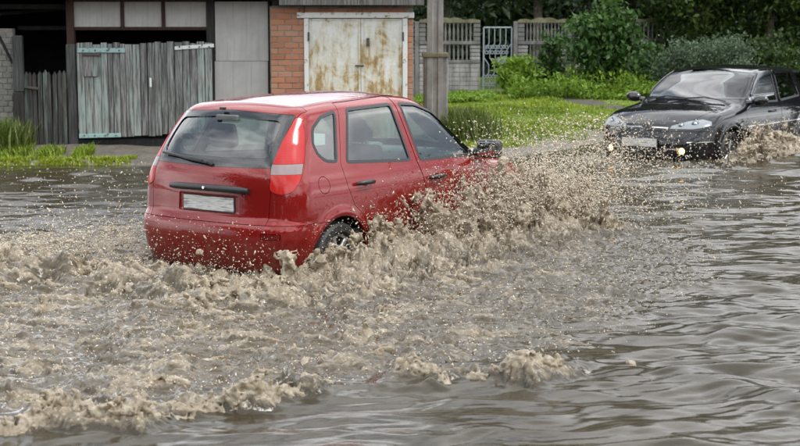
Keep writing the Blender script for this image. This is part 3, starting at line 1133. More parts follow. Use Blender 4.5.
# the far wood reads as one mass
rq = np.random.default_rng(119)
C, T = [], []
for k in range(17):
    if k < 8:
        continue
    cx_, hh_ = -34 + 4.6 * k + rq.uniform(-1.2, 1.2), rq.uniform(12.5, 18.5)
    c_, t_, _ = clumped(3600, (cx_, 49 + rq.uniform(-1.5, 1.5), hh_ * .5), (3.3, 2.4, hh_ * .5), 70, .75, 200 + k, zmin=.3)
    C.append(c_); T.append(t_)
C, T = np.concatenate(C), np.concatenate(T)
o = foliage('far_wood', C, T * .8, 1.05, LM['dark'], None, 121)
tag(o, 'dense dark wood closing the view behind the trees', 'wood', kind='stuff')

# low growth under the wood, and the wood on the camera's own side of the street
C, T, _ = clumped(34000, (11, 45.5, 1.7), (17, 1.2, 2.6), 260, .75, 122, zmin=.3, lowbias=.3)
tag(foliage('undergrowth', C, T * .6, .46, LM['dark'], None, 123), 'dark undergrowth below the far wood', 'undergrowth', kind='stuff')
rq = np.random.default_rng(130)
C = []
for k in range(150):
    a = rq.uniform(math.pi * .93, math.pi * 2.06)
    d_ = rq.uniform(15, 19)
    cz = rq.uniform(.4, 8.0 if a < 1.55 * math.pi else 4.0) * (.72 + .28 * math.sin(a * 9))
    C.append(np.array([d_ * math.cos(a), 3 + d_ * math.sin(a), cz]) + rq.standard_normal((270, 3)) * np.array([1.0, 1.0, .75]))
C = np.concatenate(C)
C[:, 2] = np.maximum(C[:, 2], .1)
tag(foliage('street_side_wood', C, rq.uniform(.1, .9, len(C)), .72, LM['dark'], None, 131), 'belt of trees on the opposite side of the street', 'wood', kind='stuff')

def bush(x, y, rad, z0h, z1h, n, size, mat, label, seed, k, cs, name='bush', stems=7, aspect=.6):
    z0 = float(ground_z(x, y))
    g = empty(name, (x, y, z0))
    tag(g, label, 'bush')
    C, T, cc = clumped(n, (0, 0, (z0h + z1h) / 2), (rad[0], rad[1], (z1h - z0h) / 2), k, cs, seed, zmin=.03)
    foliage('foliage', C, T, size, mat, g, seed + 1, aspect=aspect)
    m = MB()
    rr = random.Random(seed)
    for i in range(stems):
        e = Vector(cc[rr.randrange(len(cc))])
        m.tube([(rr.uniform(-.1, .1), rr.uniform(-.1, .1), -.05), e * .5 + Vector((0, 0, .1)), e], [.025, .018, .006], 6)
    m.build('stems', BARK, g)
    return g
p = W(604, 70, 32.6); bush(p.x, 32.6, (.62, .5), .15, 2.15, 5200, .15, LM['bush'], 'big-leaved green bush growing against the shaded fence', 201, 60, .17)
p = W(550, 70, 33.5); bush(p.x, 33.5, (.22, .2), .1, 1.35, 700, .13, LM['bush'], 'climbing leafy sprays on the fence panel right of the gate', 203, 16, .12)
p = W(682, 70, 31.8); bush(p.x, 31.8, (.46, .45), .1, 1.22, 4200, .085, LM['grey'], 'grey-green feathery shrub behind the black car, left one', 205, 34, .13, 'shrub', aspect=.35)
p = W(722, 70, 32.2); bush(p.x, 32.2, (.62, .5), .1, 1.25, 6000, .085, LM['grey'], 'wider grey-green feathery shrub behind the black car roof', 207, 44, .14, 'shrub', aspect=.35)
p = W(765, 70, 33.8); bush(p.x, 33.8, (1.0, .6), .1, 1.15, 5000, .12, LM['mid'], 'low dark bush under the trees behind the black car', 209, 40, .2)
p = W(652, 70, 34.0); bush(p.x, 34.0, (.45, .4), .1, 1.0, 2200, .11, LM['bush'], 'small green bush at the foot of the farthest fence panel', 211, 24, .15)

def blades(n, xy, hgt, mat, name, seed, label, cat, width=.012, bend=.5, tint=None):
    """upright bent grass blades, two faces each"""
    r = np.random.default_rng(seed)
    x, y = xy
    n = len(x)
    z = ground_z(x, y) - .01
    a = r.uniform(0, 2 * math.pi, n)
    h = hgt * r.uniform(.55, 1.25, n)
    wd = width * r.uniform(.7, 1.4, n)
    dx, dy = np.cos(a), np.sin(a)
    b = h * bend * r.uniform(.2, 1.1, n)
    base = np.stack([x, y, z], 1)
    sx = np.stack([-dy * wd, dx * wd, np.zeros(n)], 1)
    mid = base + np.stack([dx * b * .35, dy * b * .35, h * .6], 1)
    tip = base + np.stack([dx * b, dy * b, h], 1)
    V = np.stack([base - sx, base + sx, mid + sx * .8, tip, mid - sx * .8], 1).reshape(-1, 3)
    i = np.arange(n)[:, None] * 5
    F3 = np.concatenate([i + [0, 1, 2], i + [0, 2, 4], i + [4, 2, 3]])
    me = np_mesh(name, V, F3, [mat])
    at = me.attributes.new('tint', 'FLOAT', 'POINT')
    t = (r.normal(.45, .2, n) if tint is None else tint + r.normal(0, .13, n))
    at.data.foreach_set('value', np.repeat(np.clip(t, 0, 1), 5).astype(np.float32))
    o = link(bpy.data.objects.new(name, me))
    tag(o, label, cat, kind='stuff')
    return o

r = np.random.default_rng(31)
x, y = r.uniform(-.3, 8.5, 165000), r.uniform(20.4, 35.5, 165000)
keep = (r.random(165000) < turf(x, y) * (.35 + .65 * sstep(-1.2, .6, sample2(TILE_A, x, y, 4.0)))) & (y < 33.8 + np.maximum(0, x - 3.9) * .9)
x, y = x[keep], y[keep]
tn = .5 + .22 * sample2(TILE_A, x + 3, y, 5.0) * .6
hh = .05 + .028 * np.clip(sample2(TILE_A, x, y + 2, 7.0), -1, 2)
blades(0, (x, y), np.clip(hh, .03, .14), LM['lawn'], 'lawn_grass', 32, 'bright green rough grass on the verge behind the cars', 'grass', .014, .75, tn)

def weeds(n, xf, yf, hmax, mat, name, seed, label, size=.09):
    r = np.random.default_rng(seed)
    ns = n // 14
    sx, sy = xf(r, ns), yf(r, ns)
    if callable(hmax):
        hm = hmax(sx, sy)
    else:
        hm = np.full(ns, hmax)
    sh = hm * r.uniform(.45, 1.1, ns)
    i = r.integers(0, ns, n)
    t = r.uniform(.1, 1, n) ** .7
    C = np.stack([sx[i] + r.normal(0, .07, n), sy[i] + r.normal(0, .07, n), ground_z(sx[i], sy[i]) + sh[i] * t], 1)
    T = np.clip(r.uniform(.2, .8, ns)[i] * .7 + t * .3 + r.normal(0, .08, n), 0, 1)
    o = foliage(name, C, T, size, mat, None, seed + 1, up=.8, aspect=.42)
    tag(o, label, 'weeds', kind='stuff')
    return o
weeds(15000, lambda r, n: r.uniform(2.3, 6.9, n), lambda r, n: r.uniform(30.9, 33.8, n), lambda x, y: .36 + .22 * np.clip(sample2(TILE_A, x, y, 5.0), -1, 1.5) + .12 * (y > 32.8), LM['weed'], 'tall_weeds', 41, 'tall bright nettles and weeds in front of the fence', .11)
weeds(3600, lambda r, n: r.uniform(.45, 2.0, n), lambda r, n: r.uniform(30.5, 33.0, n), .13, LM['weed'], 'gate_weeds', 43, 'weeds growing between utility pole and metal gate', .10)
weeds(2600, lambda r, n: r.normal(2.62, .20, n), lambda r, n: r.normal(33.3, .25, n), .8, LM['weed'], 'leafy_weeds', 45, 'big leafy weeds beside the hinge post of the metal gate', .14)
r = np.random.default_rng(51)
n = 1500
blades(0, (r.normal(.98, .22, n), r.normal(23.6, .35, n)), .42, LM['straw'], 'tall_grass', 52, 'tall seeding grass at the foot of the utility pole', 'grass', .010, .6)
n = 2000
blades(0, (np.clip(r.normal(-5.75, .22, n), -6.6, -5.25), r.normal(21.1, .28, n)), .40, LM['straw'], 'edge_grass', 53, 'tall arching grass in front of the pale brick wall', 'grass', .010, .75)
n = 7500
xx = r.uniform(-6.4, -4.3, n)
xx = xx[(sample2(TILE_A, xx * 1.0, xx * 0 + 2.0, 2.2) + r.normal(0, .5, n) - .5 * (xx + 5.2)) > .1]
n = len(xx)
blades(0, (xx, 20.72 + .35 * r.standard_normal(n) * .6), .12, LM['lawn'], 'verge_grass', 54, 'low green grass in front of the picket gate', 'grass', .010, .8)
n = 6500
xx = r.uniform(-6.2, -3.6, n)
yy = 20.12 + .07 * np.sin(xx * 3.1) + .13 * r.standard_normal(n)
q_ = sample2(TILE_A, xx * 1.5, yy * 2.5, 2.0) + r.normal(0, .4, n) > -.1
xx, yy = xx[q_], yy[q_]
n = len(xx)
blades(0, (xx, yy), .055, LM['lawn'], 'grass_strip', 55, 'flat strip of short grass along the water edge', 'grass', .012, .9, np.full(n, .75))

# ------------------------------------------------------------------ the flood water
CAR_O, CAR_A = np.array([-1.5446, 11.5259]), 0.96053
def car_xy(x, y):
    """flood position in the red car's own axes: forward from the tail, left of its centre"""
    c, s = math.cos(CAR_A), math.sin(CAR_A)
    dx, dy = x - CAR_O[0], y - CAR_O[1]
    return dx * c + dy * s, -dx * s + dy * c

def gpath(pts, z=WATER_Z):
    return np.array([G(u, v, z)[:2] for u, v in pts])

CHURN = gpath([(-120, 240), (60, 233), (135, 226), (185, 262), (262, 262), (330, 240), (430, 222), (540, 214), (640, 224), (712, 246), (705, 285), (640, 318), (585, 352), (500, 362), (440, 372), (330, 388), (220, 398), (130, 420), (0, 424), (-140, 426)])
CREST1 = gpath([(-140, 434), (-40, 429), (15, 432), (60, 421), (130, 428), (200, 411), (265, 405), (300, 396), (345, 388)])
CREST2 = gpath([(372, 383), (405, 377), (440, 385), (480, 381), (530, 380), (575, 372), (600, 366)])
SWELL = gpath([(575, 374), (640, 372), (710, 380), (800, 400), (900, 425)])
TILE_W1 = spectrum2(512, 1.0, 3, 14, 11)      # broad lumps
TILE_W2 = spectrum2(512, 1.75, 9, 110, 12)   # boiling detail
TILE_W3 = spectrum2(512, 1.0, 20, 200, 13)    # fine

def poly_in(x, y, P):
    """signed distance to a closed polygon, positive inside"""
    Q = np.vstack([P, P[:1]])
    inside = np.zeros(x.shape, bool)
    best = np.full(x.shape, 1e9)
    for a, b in zip(Q[:-1], Q[1:]):
        d = b - a
        t = np.clip(((x - a[0]) * d[0] + (y - a[1]) * d[1]) / (d @ d), 0, 1)
        best = np.minimum(best, np.hypot(x - a[0] - t * d[0], y - a[1] - t * d[1]))
        if a[1] != b[1]:
            inside ^= ((a[1] > y) != (b[1] > y)) & (x < (b[0] - a[0]) * (y - a[1]) / (b[1] - a[1]) + a[0])
    return np.where(inside, best, -best)

def water_surface(x, y):
    """height above the calm level, and how frothy the water is (0 to 1)"""
    r = np.random.default_rng(77)
    near = sstep(60, 25, np.hypot(x, y))
    h = np.zeros_like(x)
    # wind and wash ripples running mostly towards the near kerb
    wx = x + .035 * sample2(TILE_W1, x, y, 7.0)
    wy = y + .035 * sample2(TILE_W1, y + 3, x, 7.0)
    for k in range(80):
        lam = 0.062 * (0.85 / 0.062) ** (r.random() ** 1.55)
        th = -math.pi / 2 + 0.24 + r.normal(0, .27)
        amp = lam * 0.0066 * r.uniform(.5, 1.3)
        env = 1.0
        h += amp * np.sin((wx * math.cos(th) + wy * math.sin(th)) * 2 * math.pi / lam + r.uniform(0, 6.28))
    gust = .55 + .45 * sstep(-1, 1, sample2(TILE_W1, x + 5, y * 1.6, 11.0))
    h *= gust
    # wash rings spreading on the near right side
    for (cx0, cy0, lam, a0) in ((1.2, 13.5, .46, .008), (-1.2, 12.0, .31, .004)):
        rr_ = np.hypot(x - cx0, (y - cy0) * 1.15)
        h += a0 * np.sin(rr_ * 2 * math.pi / lam + .5 * sample2(TILE_W1, x, y, 6.0)) * sstep(3.0, 5.0, rr_) * sstep(9.5, 6.3, rr_) * sstep(13, 9.5, y)
    sd_ = poly_in(x, y, CHURN) + .10 * sample2(TILE_W1, x + 1, y, 4.0)
    m = sstep(-.12, .35, sd_)
    cx, cy = car_xy(x, y)
    # closeness to the car's near flank and tail
    side = np.hypot(np.maximum(np.maximum(-.2 - cx, cx - 3.9), 0), np.maximum(-.8 - cy, 0) + np.maximum(cy - .9, 0))
    close = np.exp(-(side / .9) ** 2)
    left = sstep(2.6, -1.2, x)
    n1 = sample2(TILE_W1, x, y, 3.7)
    n2 = sample2(TILE_W2, x + .15 * n1, y, 3.1)
    n3 = sample2(TILE_W2, y * .9 + 7, x + .1 * n1, 1.7)
    n4 = sample2(TILE_W3, x, y, 1.3)
    billow = np.abs(n2) * .8 + np.abs(n3) * .55
    spiky = 1.0 - np.minimum(np.abs(n3) * 1.5, 1.0)
    rough = m * (.35 + .65 * left) * (.55 + .45 * close)
    h = h * (1 - .5 * m)
    h += rough * (.033 * (billow - .8) + .020 * n1 + .018 * spiky + .003 * n4)
    # fine rain-like stipple right of the plume
    stip = m * (1 - left)
    h += stip * (.0022 * n4 + .006 * spiky + .006 * billow)
    # mound pushed up along the flank, trough at the tail
    along = sstep(-1.2, .3, cx) * sstep(4.6, 3.4, cx)
    h += along * .085 * np.exp(-((cy + 1.35) / .36) ** 2) * (.7 + .5 * n1) + along * .03 * np.exp(-((cy + 1.3) / .5) ** 2) * billow
    h += -.04 * np.exp(-((cx + .25) / .35) ** 2 - (cy / .9) ** 2)
    h += .10 * np.exp(-((cx + .95) / .35) ** 2 - ((cy + .2) / 1.0) ** 2) * (.7 + .5 * n1)
    h += .09 * np.exp(-((cx + 1.2) / .5) ** 2 - ((cy - 1.0) / .45) ** 2) * (.7 + .5 * n1)
    f = rough * (.55 * sstep(.7, 1.9, billow) + .30 * sstep(.2, 1.2, n1 * .5 + n2 * .35) + .25 * sstep(.55, .95, spiky)) + close * m * .15 + along * .40 * np.exp(-((cy + 1.2) / .42) ** 2)
    streak = sstep(.1, 1.0, sample2(TILE_W2, x * .35 + 2, y * 1.25, 2.9) + .4 * n1)
    f += m * (.16 + .38 * left) * streak
    f += stip * .20
    # the breaking crests that run ahead of the churn
    for P, a0, w_ in ((CREST1, .070, .08), (CREST2, .080, .08)):
        d = poly_dist(x, y + .02 * n2 + .05 * n1, P)
        e = np.minimum(poly_in_span(x, P), 1.0)
        prof = np.where(d < 0, np.exp(-(d / (w_ * .95)) ** 2), np.exp(-(d / (w_ * 2.2)) ** 2))
        mod = np.clip((.84 if P is CREST1 else .95) + .28 * sample2(TILE_W1, x * .9, y * .3, 3.0), .5 if P is CREST1 else .78, 1.3) * e
        h += a0 * prof * mod + .022 * prof * mod * (billow - .6)
        f += np.exp(-(np.abs(d + .01) / (w_ * 1.25)) ** 2) * np.clip(mod, 0, 1) * (.55 + .4 * sstep(.3, 1.3, billow))
    d = poly_dist(x, y, SWELL)
    h += .035 * np.exp(-(d / .14) ** 2) * poly_in_span(x, SWELL)
    # the black car's own wash
    bx, by = x - 3.309, y - 20.4446
    c, s = math.cos(-2.19575), math.sin(-2.19575)
    ux, uy = bx * c + by * s, -bx * s + by * c
    wr = np.hypot(np.maximum(np.maximum(ux - .2, -4.6 - ux), 0), np.maximum(np.abs(uy) - .9, 0))
    bw = np.exp(-(wr / .5) ** 2)
    h += bw * (.022 * n1 + .03 * (billow - .7)) * .8
    f += bw * .55 * sstep(.2, 1.0, billow * .6 + n1 * .4) * sstep(.4, -.6, ux)
    # ripples die out against the bank
    shore = sstep(-.05, -1.2, poly_dist(x, y, BANK))
    aer = m * (.30 + .70 * np.maximum(left, close)) * (.75 + .25 * sstep(-1, 1, n1))
    water_surface.aer = np.clip(aer, 0, 1)
    return h * near * (.25 + .75 * shore), np.clip(f, 0, 1)

def poly_in_span(x, P):
    return sstep(P[:, 0].min() - .05, P[:, 0].min() + .25, x) * sstep(P[:, 0].max() + .05, P[:, 0].max() - .25, x)

def build_water():
    xs = np.concatenate([-np.geomspace(88, 4.8, 40), np.arange(-4.62, 5.4, .0184), np.geomspace(5.65, 88, 60)])
    y1 = np.arange(5.9, 13.2, .0188)
    ys = [13.2]
    while ys[-1] < 30:
        ys.append(ys[-1] + .0165 * (ys[-1] / 13.2) ** 2.3)
    ys = np.concatenate([np.linspace(-28, 5.8, 40), y1, ys, np.geomspace(30.4, 110, 26)])
    X, Y = np.meshgrid(xs, ys, indexing='ij')
    H, F = water_surface(X, Y)
    # small sideways lean makes the crests lop forward
    dy = np.gradient(H, axis=1) * 0
    me = np_mesh('water', np.stack([X, Y, WATER_Z + H], -1).reshape(-1, 3), grid_faces(len(xs), len(ys)), smooth=True)
    a = me.attributes.new('froth', 'FLOAT', 'POINT')
    a.data.foreach_set('value', F.astype(np.float32).ravel())
    a = me.attributes.new('aerated', 'FLOAT', 'POINT')
    a.data.foreach_set('value', water_surface.aer.astype(np.float32).ravel())
    b = MatB('muddy_flood_water')
    at = b.attr('froth')
    n = b.noise(b.pos(), 30, 4, 0.6)
    n2 = b.noise(b.pos(), 48, 4, 0.6)
    k = b.math('ADD', at, b.math('MULTIPLY', b.math('SUBTRACT', n, 0.5), 0.9))
    k2 = b.ramp(k, (0.42, (0, 0, 0)), (0.76, (0.70,) * 3), (0.95, (1, 1, 1)))
    mud = b.ramp(b.noise(b.pos(), .8, 4), (0.3, (0.028, 0.023, 0.014)), (0.7, (0.040, 0.033, 0.021)))
    mud = b.mix(b.attr('aerated'), mud, b.ramp(n, (0.35, (0.040, 0.031, 0.018)), (0.65, (0.095, 0.074, 0.047))))
    fr = b.ramp(n2, (0.3, (0.15, 0.118, 0.076)), (0.55, (0.205, 0.168, 0.118)), (0.74, (0.46, 0.425, 0.36)))
    b.to('Base Color', b.mix(k2, mud, fr))
    b.to('Roughness', b.ramp(k, (0.15, (0.03,) * 3), (0.6, (0.07,) * 3), (1.0, (0.16,) * 3)))
    b.set(IOR=1.33, Specular_IOR_Level=0.5)
    hgt = b.math('ADD', b.math('MULTIPLY', b.math('MULTIPLY', n, at), 0.45), b.math('ADD', b.math('MULTIPLY', b.noise(b.mapping(b.pos(), (5, 11, 5)), 2.6, 5, 0.6), 0.10), b.math('MULTIPLY', b.math('MULTIPLY', n2, at), 0.08)))
    b.bump(hgt, 0.75, 0.03)
    me.materials.append(b.m)
    tag(link(bpy.data.objects.new('water', me)), kind='structure')
build_water()

# ------------------------------------------------------------------ car bodies
def smax(a, b, k):
    h = np.maximum(k - np.abs(a - b), 0) / k
    return np.maximum(a, b) + h * h * k * 0.25

def slope(fn, x):
    return (fn(x + 2e-3) - fn(x - 2e-3)) / 4e-3

class Shape:
    """a car body as the smooth meeting of its side, top, tail, nose and underside surfaces"""
    def __init__(s, top, tail, nose, wid, plan, crown, tcurve, ncurve, wheels, bottom, shield_x, kk):
        s.T, s.Rz, s.Fz, s.Wz, s.P = map(curve, (top, tail, nose, wid, plan))
        s.crown, s.tc, s.ncv, s.wheels, s.B, s.sx, s.kk = curve(crown), tcurve, ncurve, wheels, bottom, shield_x, kk
    def f(s, p):
        x, y, z = p[..., 0], p[..., 1], p[..., 2]
        ay = np.abs(y)
        Wd = s.Wz(z) * s.P(x)
        for wx, wz, wr in s.wheels:
            r = np.hypot(x - wx, z - wz)
            Wd = Wd + 0.020 * np.exp(-((r - wr) / 0.045) ** 2) * sstep(1.0, 0.6, z)
        ds = (ay - Wd) / np.sqrt(1 + slope(s.Wz, z) ** 2)
        xx = x + 0.22 * y * y * sstep(s.sx - 0.5, s.sx, x)
        dt = (z - (s.T(xx) - s.crown(x) * y * y)) / np.sqrt(1 + slope(s.T, xx) ** 2)
        dr = (s.Rz(z) + s.tc * ay ** 2.5 - x) / np.sqrt(1 + slope(s.Rz, z) ** 2)
        df = (x - (s.Fz(z) - s.ncv * ay ** 2.3)) / np.sqrt(1 + slope(s.Fz, z) ** 2)
        db = s.B - z
        g = smax(ds, dt, s.kk[0])
        g = smax(g, dr, s.kk[1])
        g = smax(g, df, s.kk[2])
        return smax(g, db, 0.06)
    def grad(s, p, e=1.5e-3):
        g = np.empty_like(p)
        for a in range(3):
            d = np.zeros(3); d[a] = e
            g[:, a] = s.f(p + d) - s.f(p - d)
        return g / (2 * e)
    def level(s, off, h, lo, hi):
        n = [int(math.ceil((b - a) / h)) + 1 for a, b in zip(lo, hi)]
        ax = [lo[i] + h * np.arange(n[i]) for i in range(3)]
        P = np.stack(np.meshgrid(*ax, indexing='ij'), -1)
        V, Q = surface_nets(s.f(P) - off, lo, h)
        for _ in range(3):
            g = s.grad(V)
            V = V - g * np.clip((s.f(V) - off) / np.maximum((g * g).sum(1), 0.05), -h * 0.5, h * 0.5)[:, None]
        return V, Q

def shell(shape, o1, o2, h1, h2, lo, hi):
    V, Q = shape.level(o1, h1, lo, hi)
    V2, Q2 = shape.level(o2, h2, lo, hi)
    return np.concatenate([V, V2]), np.concatenate([Q, Q2[:, ::-1] + len(V)])

def boolean(VQ, ops):
    me = np_mesh('tmp', *VQ) if isinstance(VQ, tuple) else VQ
    o = link(bpy.data.objects.new('tmp', me))
    ks = []
    for op, m in ops:
        k = link(bpy.data.objects.new('tmpk', m))
        md = o.modifiers.new('b', 'BOOLEAN')
        md.operation = op
        md.solver = 'MANIFOLD'
        md.object = k
        ks.append(k)
    dg = bpy.context.evaluated_depsgraph_get()
    res = bpy.data.meshes.new_from_object(o.evaluated_get(dg))
    for q in ks + [o]:
        bpy.data.objects.remove(q)
    return res

def rounded(poly, r, n=5):
    out_ = []
    N = len(poly)
    for i in range(N):
        p = Vector(poly[i]); a = Vector(poly[i - 1]); b = Vector(poly[(i + 1) % N])
        u, v = (a - p), (b - p)
        rr = min(r, u.length * 0.45, v.length * 0.45)
        u = u.normalized() * rr; v = v.normalized() * rr
        for k in range(n + 1):
            t = k / n
            out_.append((p + u * (1 - t) ** 2 + v * t ** 2)[:])
    return out_

def inset(poly, d):
    N = len(poly)
    ar = sum(poly[i - 1][0] * poly[i][1] - poly[i][0] * poly[i - 1][1] for i in range(N))
    sg = 1 if ar > 0 else -1
    out_ = []
    for i in range(N):
        p = Vector(poly[i]); a = Vector(poly[i - 1]); b = Vector(poly[(i + 1) % N])
        t1, t2 = (p - a), (b - p)
        t1 = t1.normalized() if t1.length > 1e-6 else t2.normalized()
        t2 = t2.normalized() if t2.length > 1e-6 else t1
        n1 = Vector((-t1.y, t1.x)); n2 = Vector((-t2.y, t2.x))
        m = n1 + n2
        m = m / max(m.dot(n1), 0.4) if m.length > 1e-6 else n1
        out_.append((p + m * d * sg)[:])
    return out_

SIDE = lambda p, t: Vector((p[0], t, p[1]))
ENDV = lambda p, t: Vector((t, p[0], p[1]))
TOPV = lambda p, t: Vector((p[0], p[1], t))
def DIAG(sx, sy):
    """oblique view of a corner: s runs from the end face round to the side face"""
    q = math.sqrt(0.5)
    return lambda p, t: Vector((-sx * q * p[0] + sx * q * t, sy * q * p[0] + sy * q * t, p[1]))

def prism(poly, a, b, fn):
    return MB().prism(poly, a, b, fn).mesh('k')

def ring(outer, inner, a, b, fn):
    bm = bmesh.new()
    L = [[bm.verts.new(fn(p, t)) for p in q] for q in (outer, inner) for t in (a, b)]
    n = len(outer)
    for k in range(n):
        j = (k + 1) % n
        for A, B in ((L[0], L[1]), (L[1], L[3]), (L[3], L[2]), (L[2], L[0])):
            bm.faces.new((A[k], A[j], B[j], B[k]))
    bmesh.ops.recalc_face_normals(bm, faces=bm.faces)
    me = bpy.data.meshes.new('k')
    bm.to_mesh(me); bm.free()
    return me

def boxk(lo, hi):
    lo, hi = Vector(lo), Vector(hi)
    return MB().box((lo + hi) / 2, hi - lo).mesh('k')

def finish(me, shape, off, name, mats, parent, inner=None, mirror=False):
    """shade the faces that lie on the body surface with the surface's own normals"""
    nv = len(me.vertices)
    V = np.empty(nv * 3, np.float32); me.vertices.foreach_get('co', V); V = V.reshape(-1, 3).astype(float)
    lv = np.empty(len(me.loops), np.int32); me.loops.foreach_get('vertex_index', lv)
    lt = np.empty(len(me.polygons), np.int32); me.polygons.foreach_get('loop_total', lt)
    fn = np.empty(len(me.polygons) * 3, np.float32); me.polygons.foreach_get('normal', fn); fn = fn.reshape(-1, 3)
    pf = np.repeat(np.arange(len(lt)), lt)
    fv = shape.f(V)
    g = shape.grad(V)
    g /= np.maximum(np.linalg.norm(g, axis=1), 1e-6)[:, None]
    st = np.concatenate([[0], np.cumsum(lt)[:-1]])
    on = np.abs(fv - off) < 0.004
    allon = np.minimum.reduceat(on[lv].astype(np.int8), st) > 0
    inn = np.zeros(len(lt), bool)
    if inner is not None:
        oi = np.abs(fv - inner) < 0.006
        inn = np.minimum.reduceat(oi[lv].astype(np.int8), st) > 0
    nl = np.where(allon[pf][:, None], g[lv], np.where(inn[pf][:, None], -g[lv], fn[pf]))
    me.materials.clear()
    for m in mats:
        me.materials.append(m)
    mi = np.zeros(len(lt), np.int32)
    if len(mats) > 1 and inner is not None:
        mi[inn & ~allon] = 1
    me.polygons.foreach_set('material_index', mi)
    if mirror:
        V[:, 1] *= -1
        me.vertices.foreach_set('co', V.astype(np.float32).ravel())
        nl = nl.copy(); nl[:, 1] *= -1
        me.flip_normals()
        lv2 = np.empty(len(me.loops), np.int32); me.loops.foreach_get('vertex_index', lv2)
        # flip_normals keeps the first corner and reverses the others
        order = np.arange(len(lv))
        for s0, t0 in zip(st, lt):
            seg = lv[s0:s0 + t0]
            order[s0:s0 + t0] = [s0 + int(np.where(seg == q)[0][0]) for q in lv2[s0:s0 + t0]]
        nl = nl[order]
    me.polygons.foreach_set('use_smooth', np.ones(len(lt), bool))
    me.update()
    me.normals_split_custom_set(np.ascontiguousarray(nl, np.float32).tolist())
    me.name = name
    return link(bpy.data.objects.new(name, me), parent)

M = {}
M['black_trim'] = plain('black_trim', (0.012, 0.012, 0.013), 0.42, var=0.3, scale=20)
M['rubber'] = plain('rubber', (0.014, 0.014, 0.014), 0.6, var=0.3, scale=30)
M['cabin'] = plain('cabin_plastic', (0.085, 0.092, 0.09), 0.7, var=0.2)
M['cabin_grey'] = plain('cabin_grey', (0.24, 0.255, 0.255), 0.7, var=0.15)
M['seat'] = plain('seat_cloth', (0.018, 0.018, 0.02), 0.9, var=0.3, scale=40)
M['alloy'] = plain('alloy', (0.5, 0.5, 0.5), 0.35, 0.8, var=0.15, scale=12)
M['chrome'] = plain('chrome', (0.72, 0.72, 0.72), 0.12, 1.0, var=0.05)
M['frit'] = plain('black_glass', (0.006, 0.006, 0.007), 0.06, var=0.1, Coat_Weight=0.5)
M['glass_clear'] = glass('wet_car_glass', (0.66, 0.74, 0.71), 0.02)
M['glass_rear'] = glass('rear_glass', (0.84, 0.88, 0.87), 0.015)
M['glass_shield'] = glass('windscreen_glass', (0.55, 0.63, 0.61), 0.03, spots=False, gain=1.15)
M['glass_dark'] = glass('sky_mirroring_glass', (0.5, 0.55, 0.55), 0.16, spots=False)

def lens(name, col, rough=0.08, ribs=38, trans=0.0):
    b = MatB(name)
    wv = b.N.new('ShaderNodeTexWave')
    wv.wave_type = 'BANDS'
    wv.bands_direction = 'Z'
    wv.inputs['Scale'].default_value = ribs
    b.L.new(b.co(), wv.inputs['Vector'])
    b.to('Base Color', b.ramp(wv.outputs['Fac'], (0.1, tuple(c * 0.75 for c in col)), (0.9, col)))
    b.set(Roughness=rough, Specular_IOR_Level=0.0, Coat_Weight=0.8, Coat_Roughness=0.14, Transmission_Weight=trans)
    b.bump(wv.outputs['Fac'], 0.15, 0.004)
    return b.m
M['lens_red'] = lens('tail_lens_red', (0.40, 0.010, 0.010))
M['lens_orange'] = lens('tail_lens_lower', (0.42, 0.014, 0.010), ribs=55)
M['lens_white'] = lens('tail_lens_white', (0.26, 0.20, 0.20), ribs=70)
M['lens_amber'] = lens('indicator_amber', (0.85, 0.25, 0.01))
M['lens_clear'] = lens('headlamp_lens', (0.22, 0.245, 0.26), 0.05, 18)
M['reflector'] = lens('bumper_reflector', (0.12, 0.006, 0.006), 0.15, 60)

def plate_mat():
    b = MatB('licence_plate_face')
    f = b.noise(b.mapping(b.co(), (1, 2.2, 26)), 3.0, 3)
    b.to('Base Color', b.ramp(f, (0.36, (0.20, 0.20, 0.19)), (0.5, (0.58, 0.58, 0.56)), (0.66, (0.42, 0.42, 0.41))))
    b.set(Roughness=0.45)
    return b.m
M['plate'] = plate_mat()
M['mirror'] = MatB('mirror_glass').set(Base_Color=(0.6, 0.62, 0.63, 1), Metallic=1.0, Roughness=0.03).m

def tyre_mesh(R, wd):
    t = wd / 2
    prof = [(R * .66, -t * .8), (R * .74, -t), (R * .9, -t * 1.02), (R * .97, -t * .85), (R, -t * .55)]
    for k in range(-2, 3):
        prof += [(R, k * t * .22 - .012), (R - .007, k * t * .22 - .006), (R - .007, k * t * .22 + .004), (R, k * t * .22 + .008)]
    prof += [(R, t * .55), (R * .97, t * .85), (R * .9, t * 1.02), (R * .74, t), (R * .66, t * .8)]
    return MB().lathe(prof, 40, 'Y', closed=True).mesh('tyre', M['rubber'], 35)

def rim_mesh(R, wd, spokes):
    m = MB()
    t = wd / 2
    m.lathe([(R * .69, t * .82), (R * .66, t * .9), (R * .61, t * .8), (R * .60, -t * .7), (R * .69, -t * .8)], 40, 'Y', closed=True)
    m.lathe([(0.02, t * .75), (R * .2, t * .75), (R * .22, t * .5), (R * .2, t * .2), (0.02, t * .2)], 20, 'Y')
    for k in range(spokes):
        a = 2 * math.pi * k / spokes
        rot = Matrix.Rotation(a, 3, 'Y')
        m.box(rot @ Vector((R * .40, -t * .56, 0)) * 1.0, (R * .48, .03, R * .15), rot, 0.008)
    return m.mesh('rim', M['alloy'], 35)

def wheel(parent, loc, R, wd, side, tm, rm):
    e = empty('wheel', loc)
    e.parent = parent
    e.rotation_euler = (0, 0, 0 if side < 0 else math.pi)
    for me, nm in ((tm, 'tyre'), (rm, 'rim')):
        link(bpy.data.objects.new(nm, me), e)
    return e

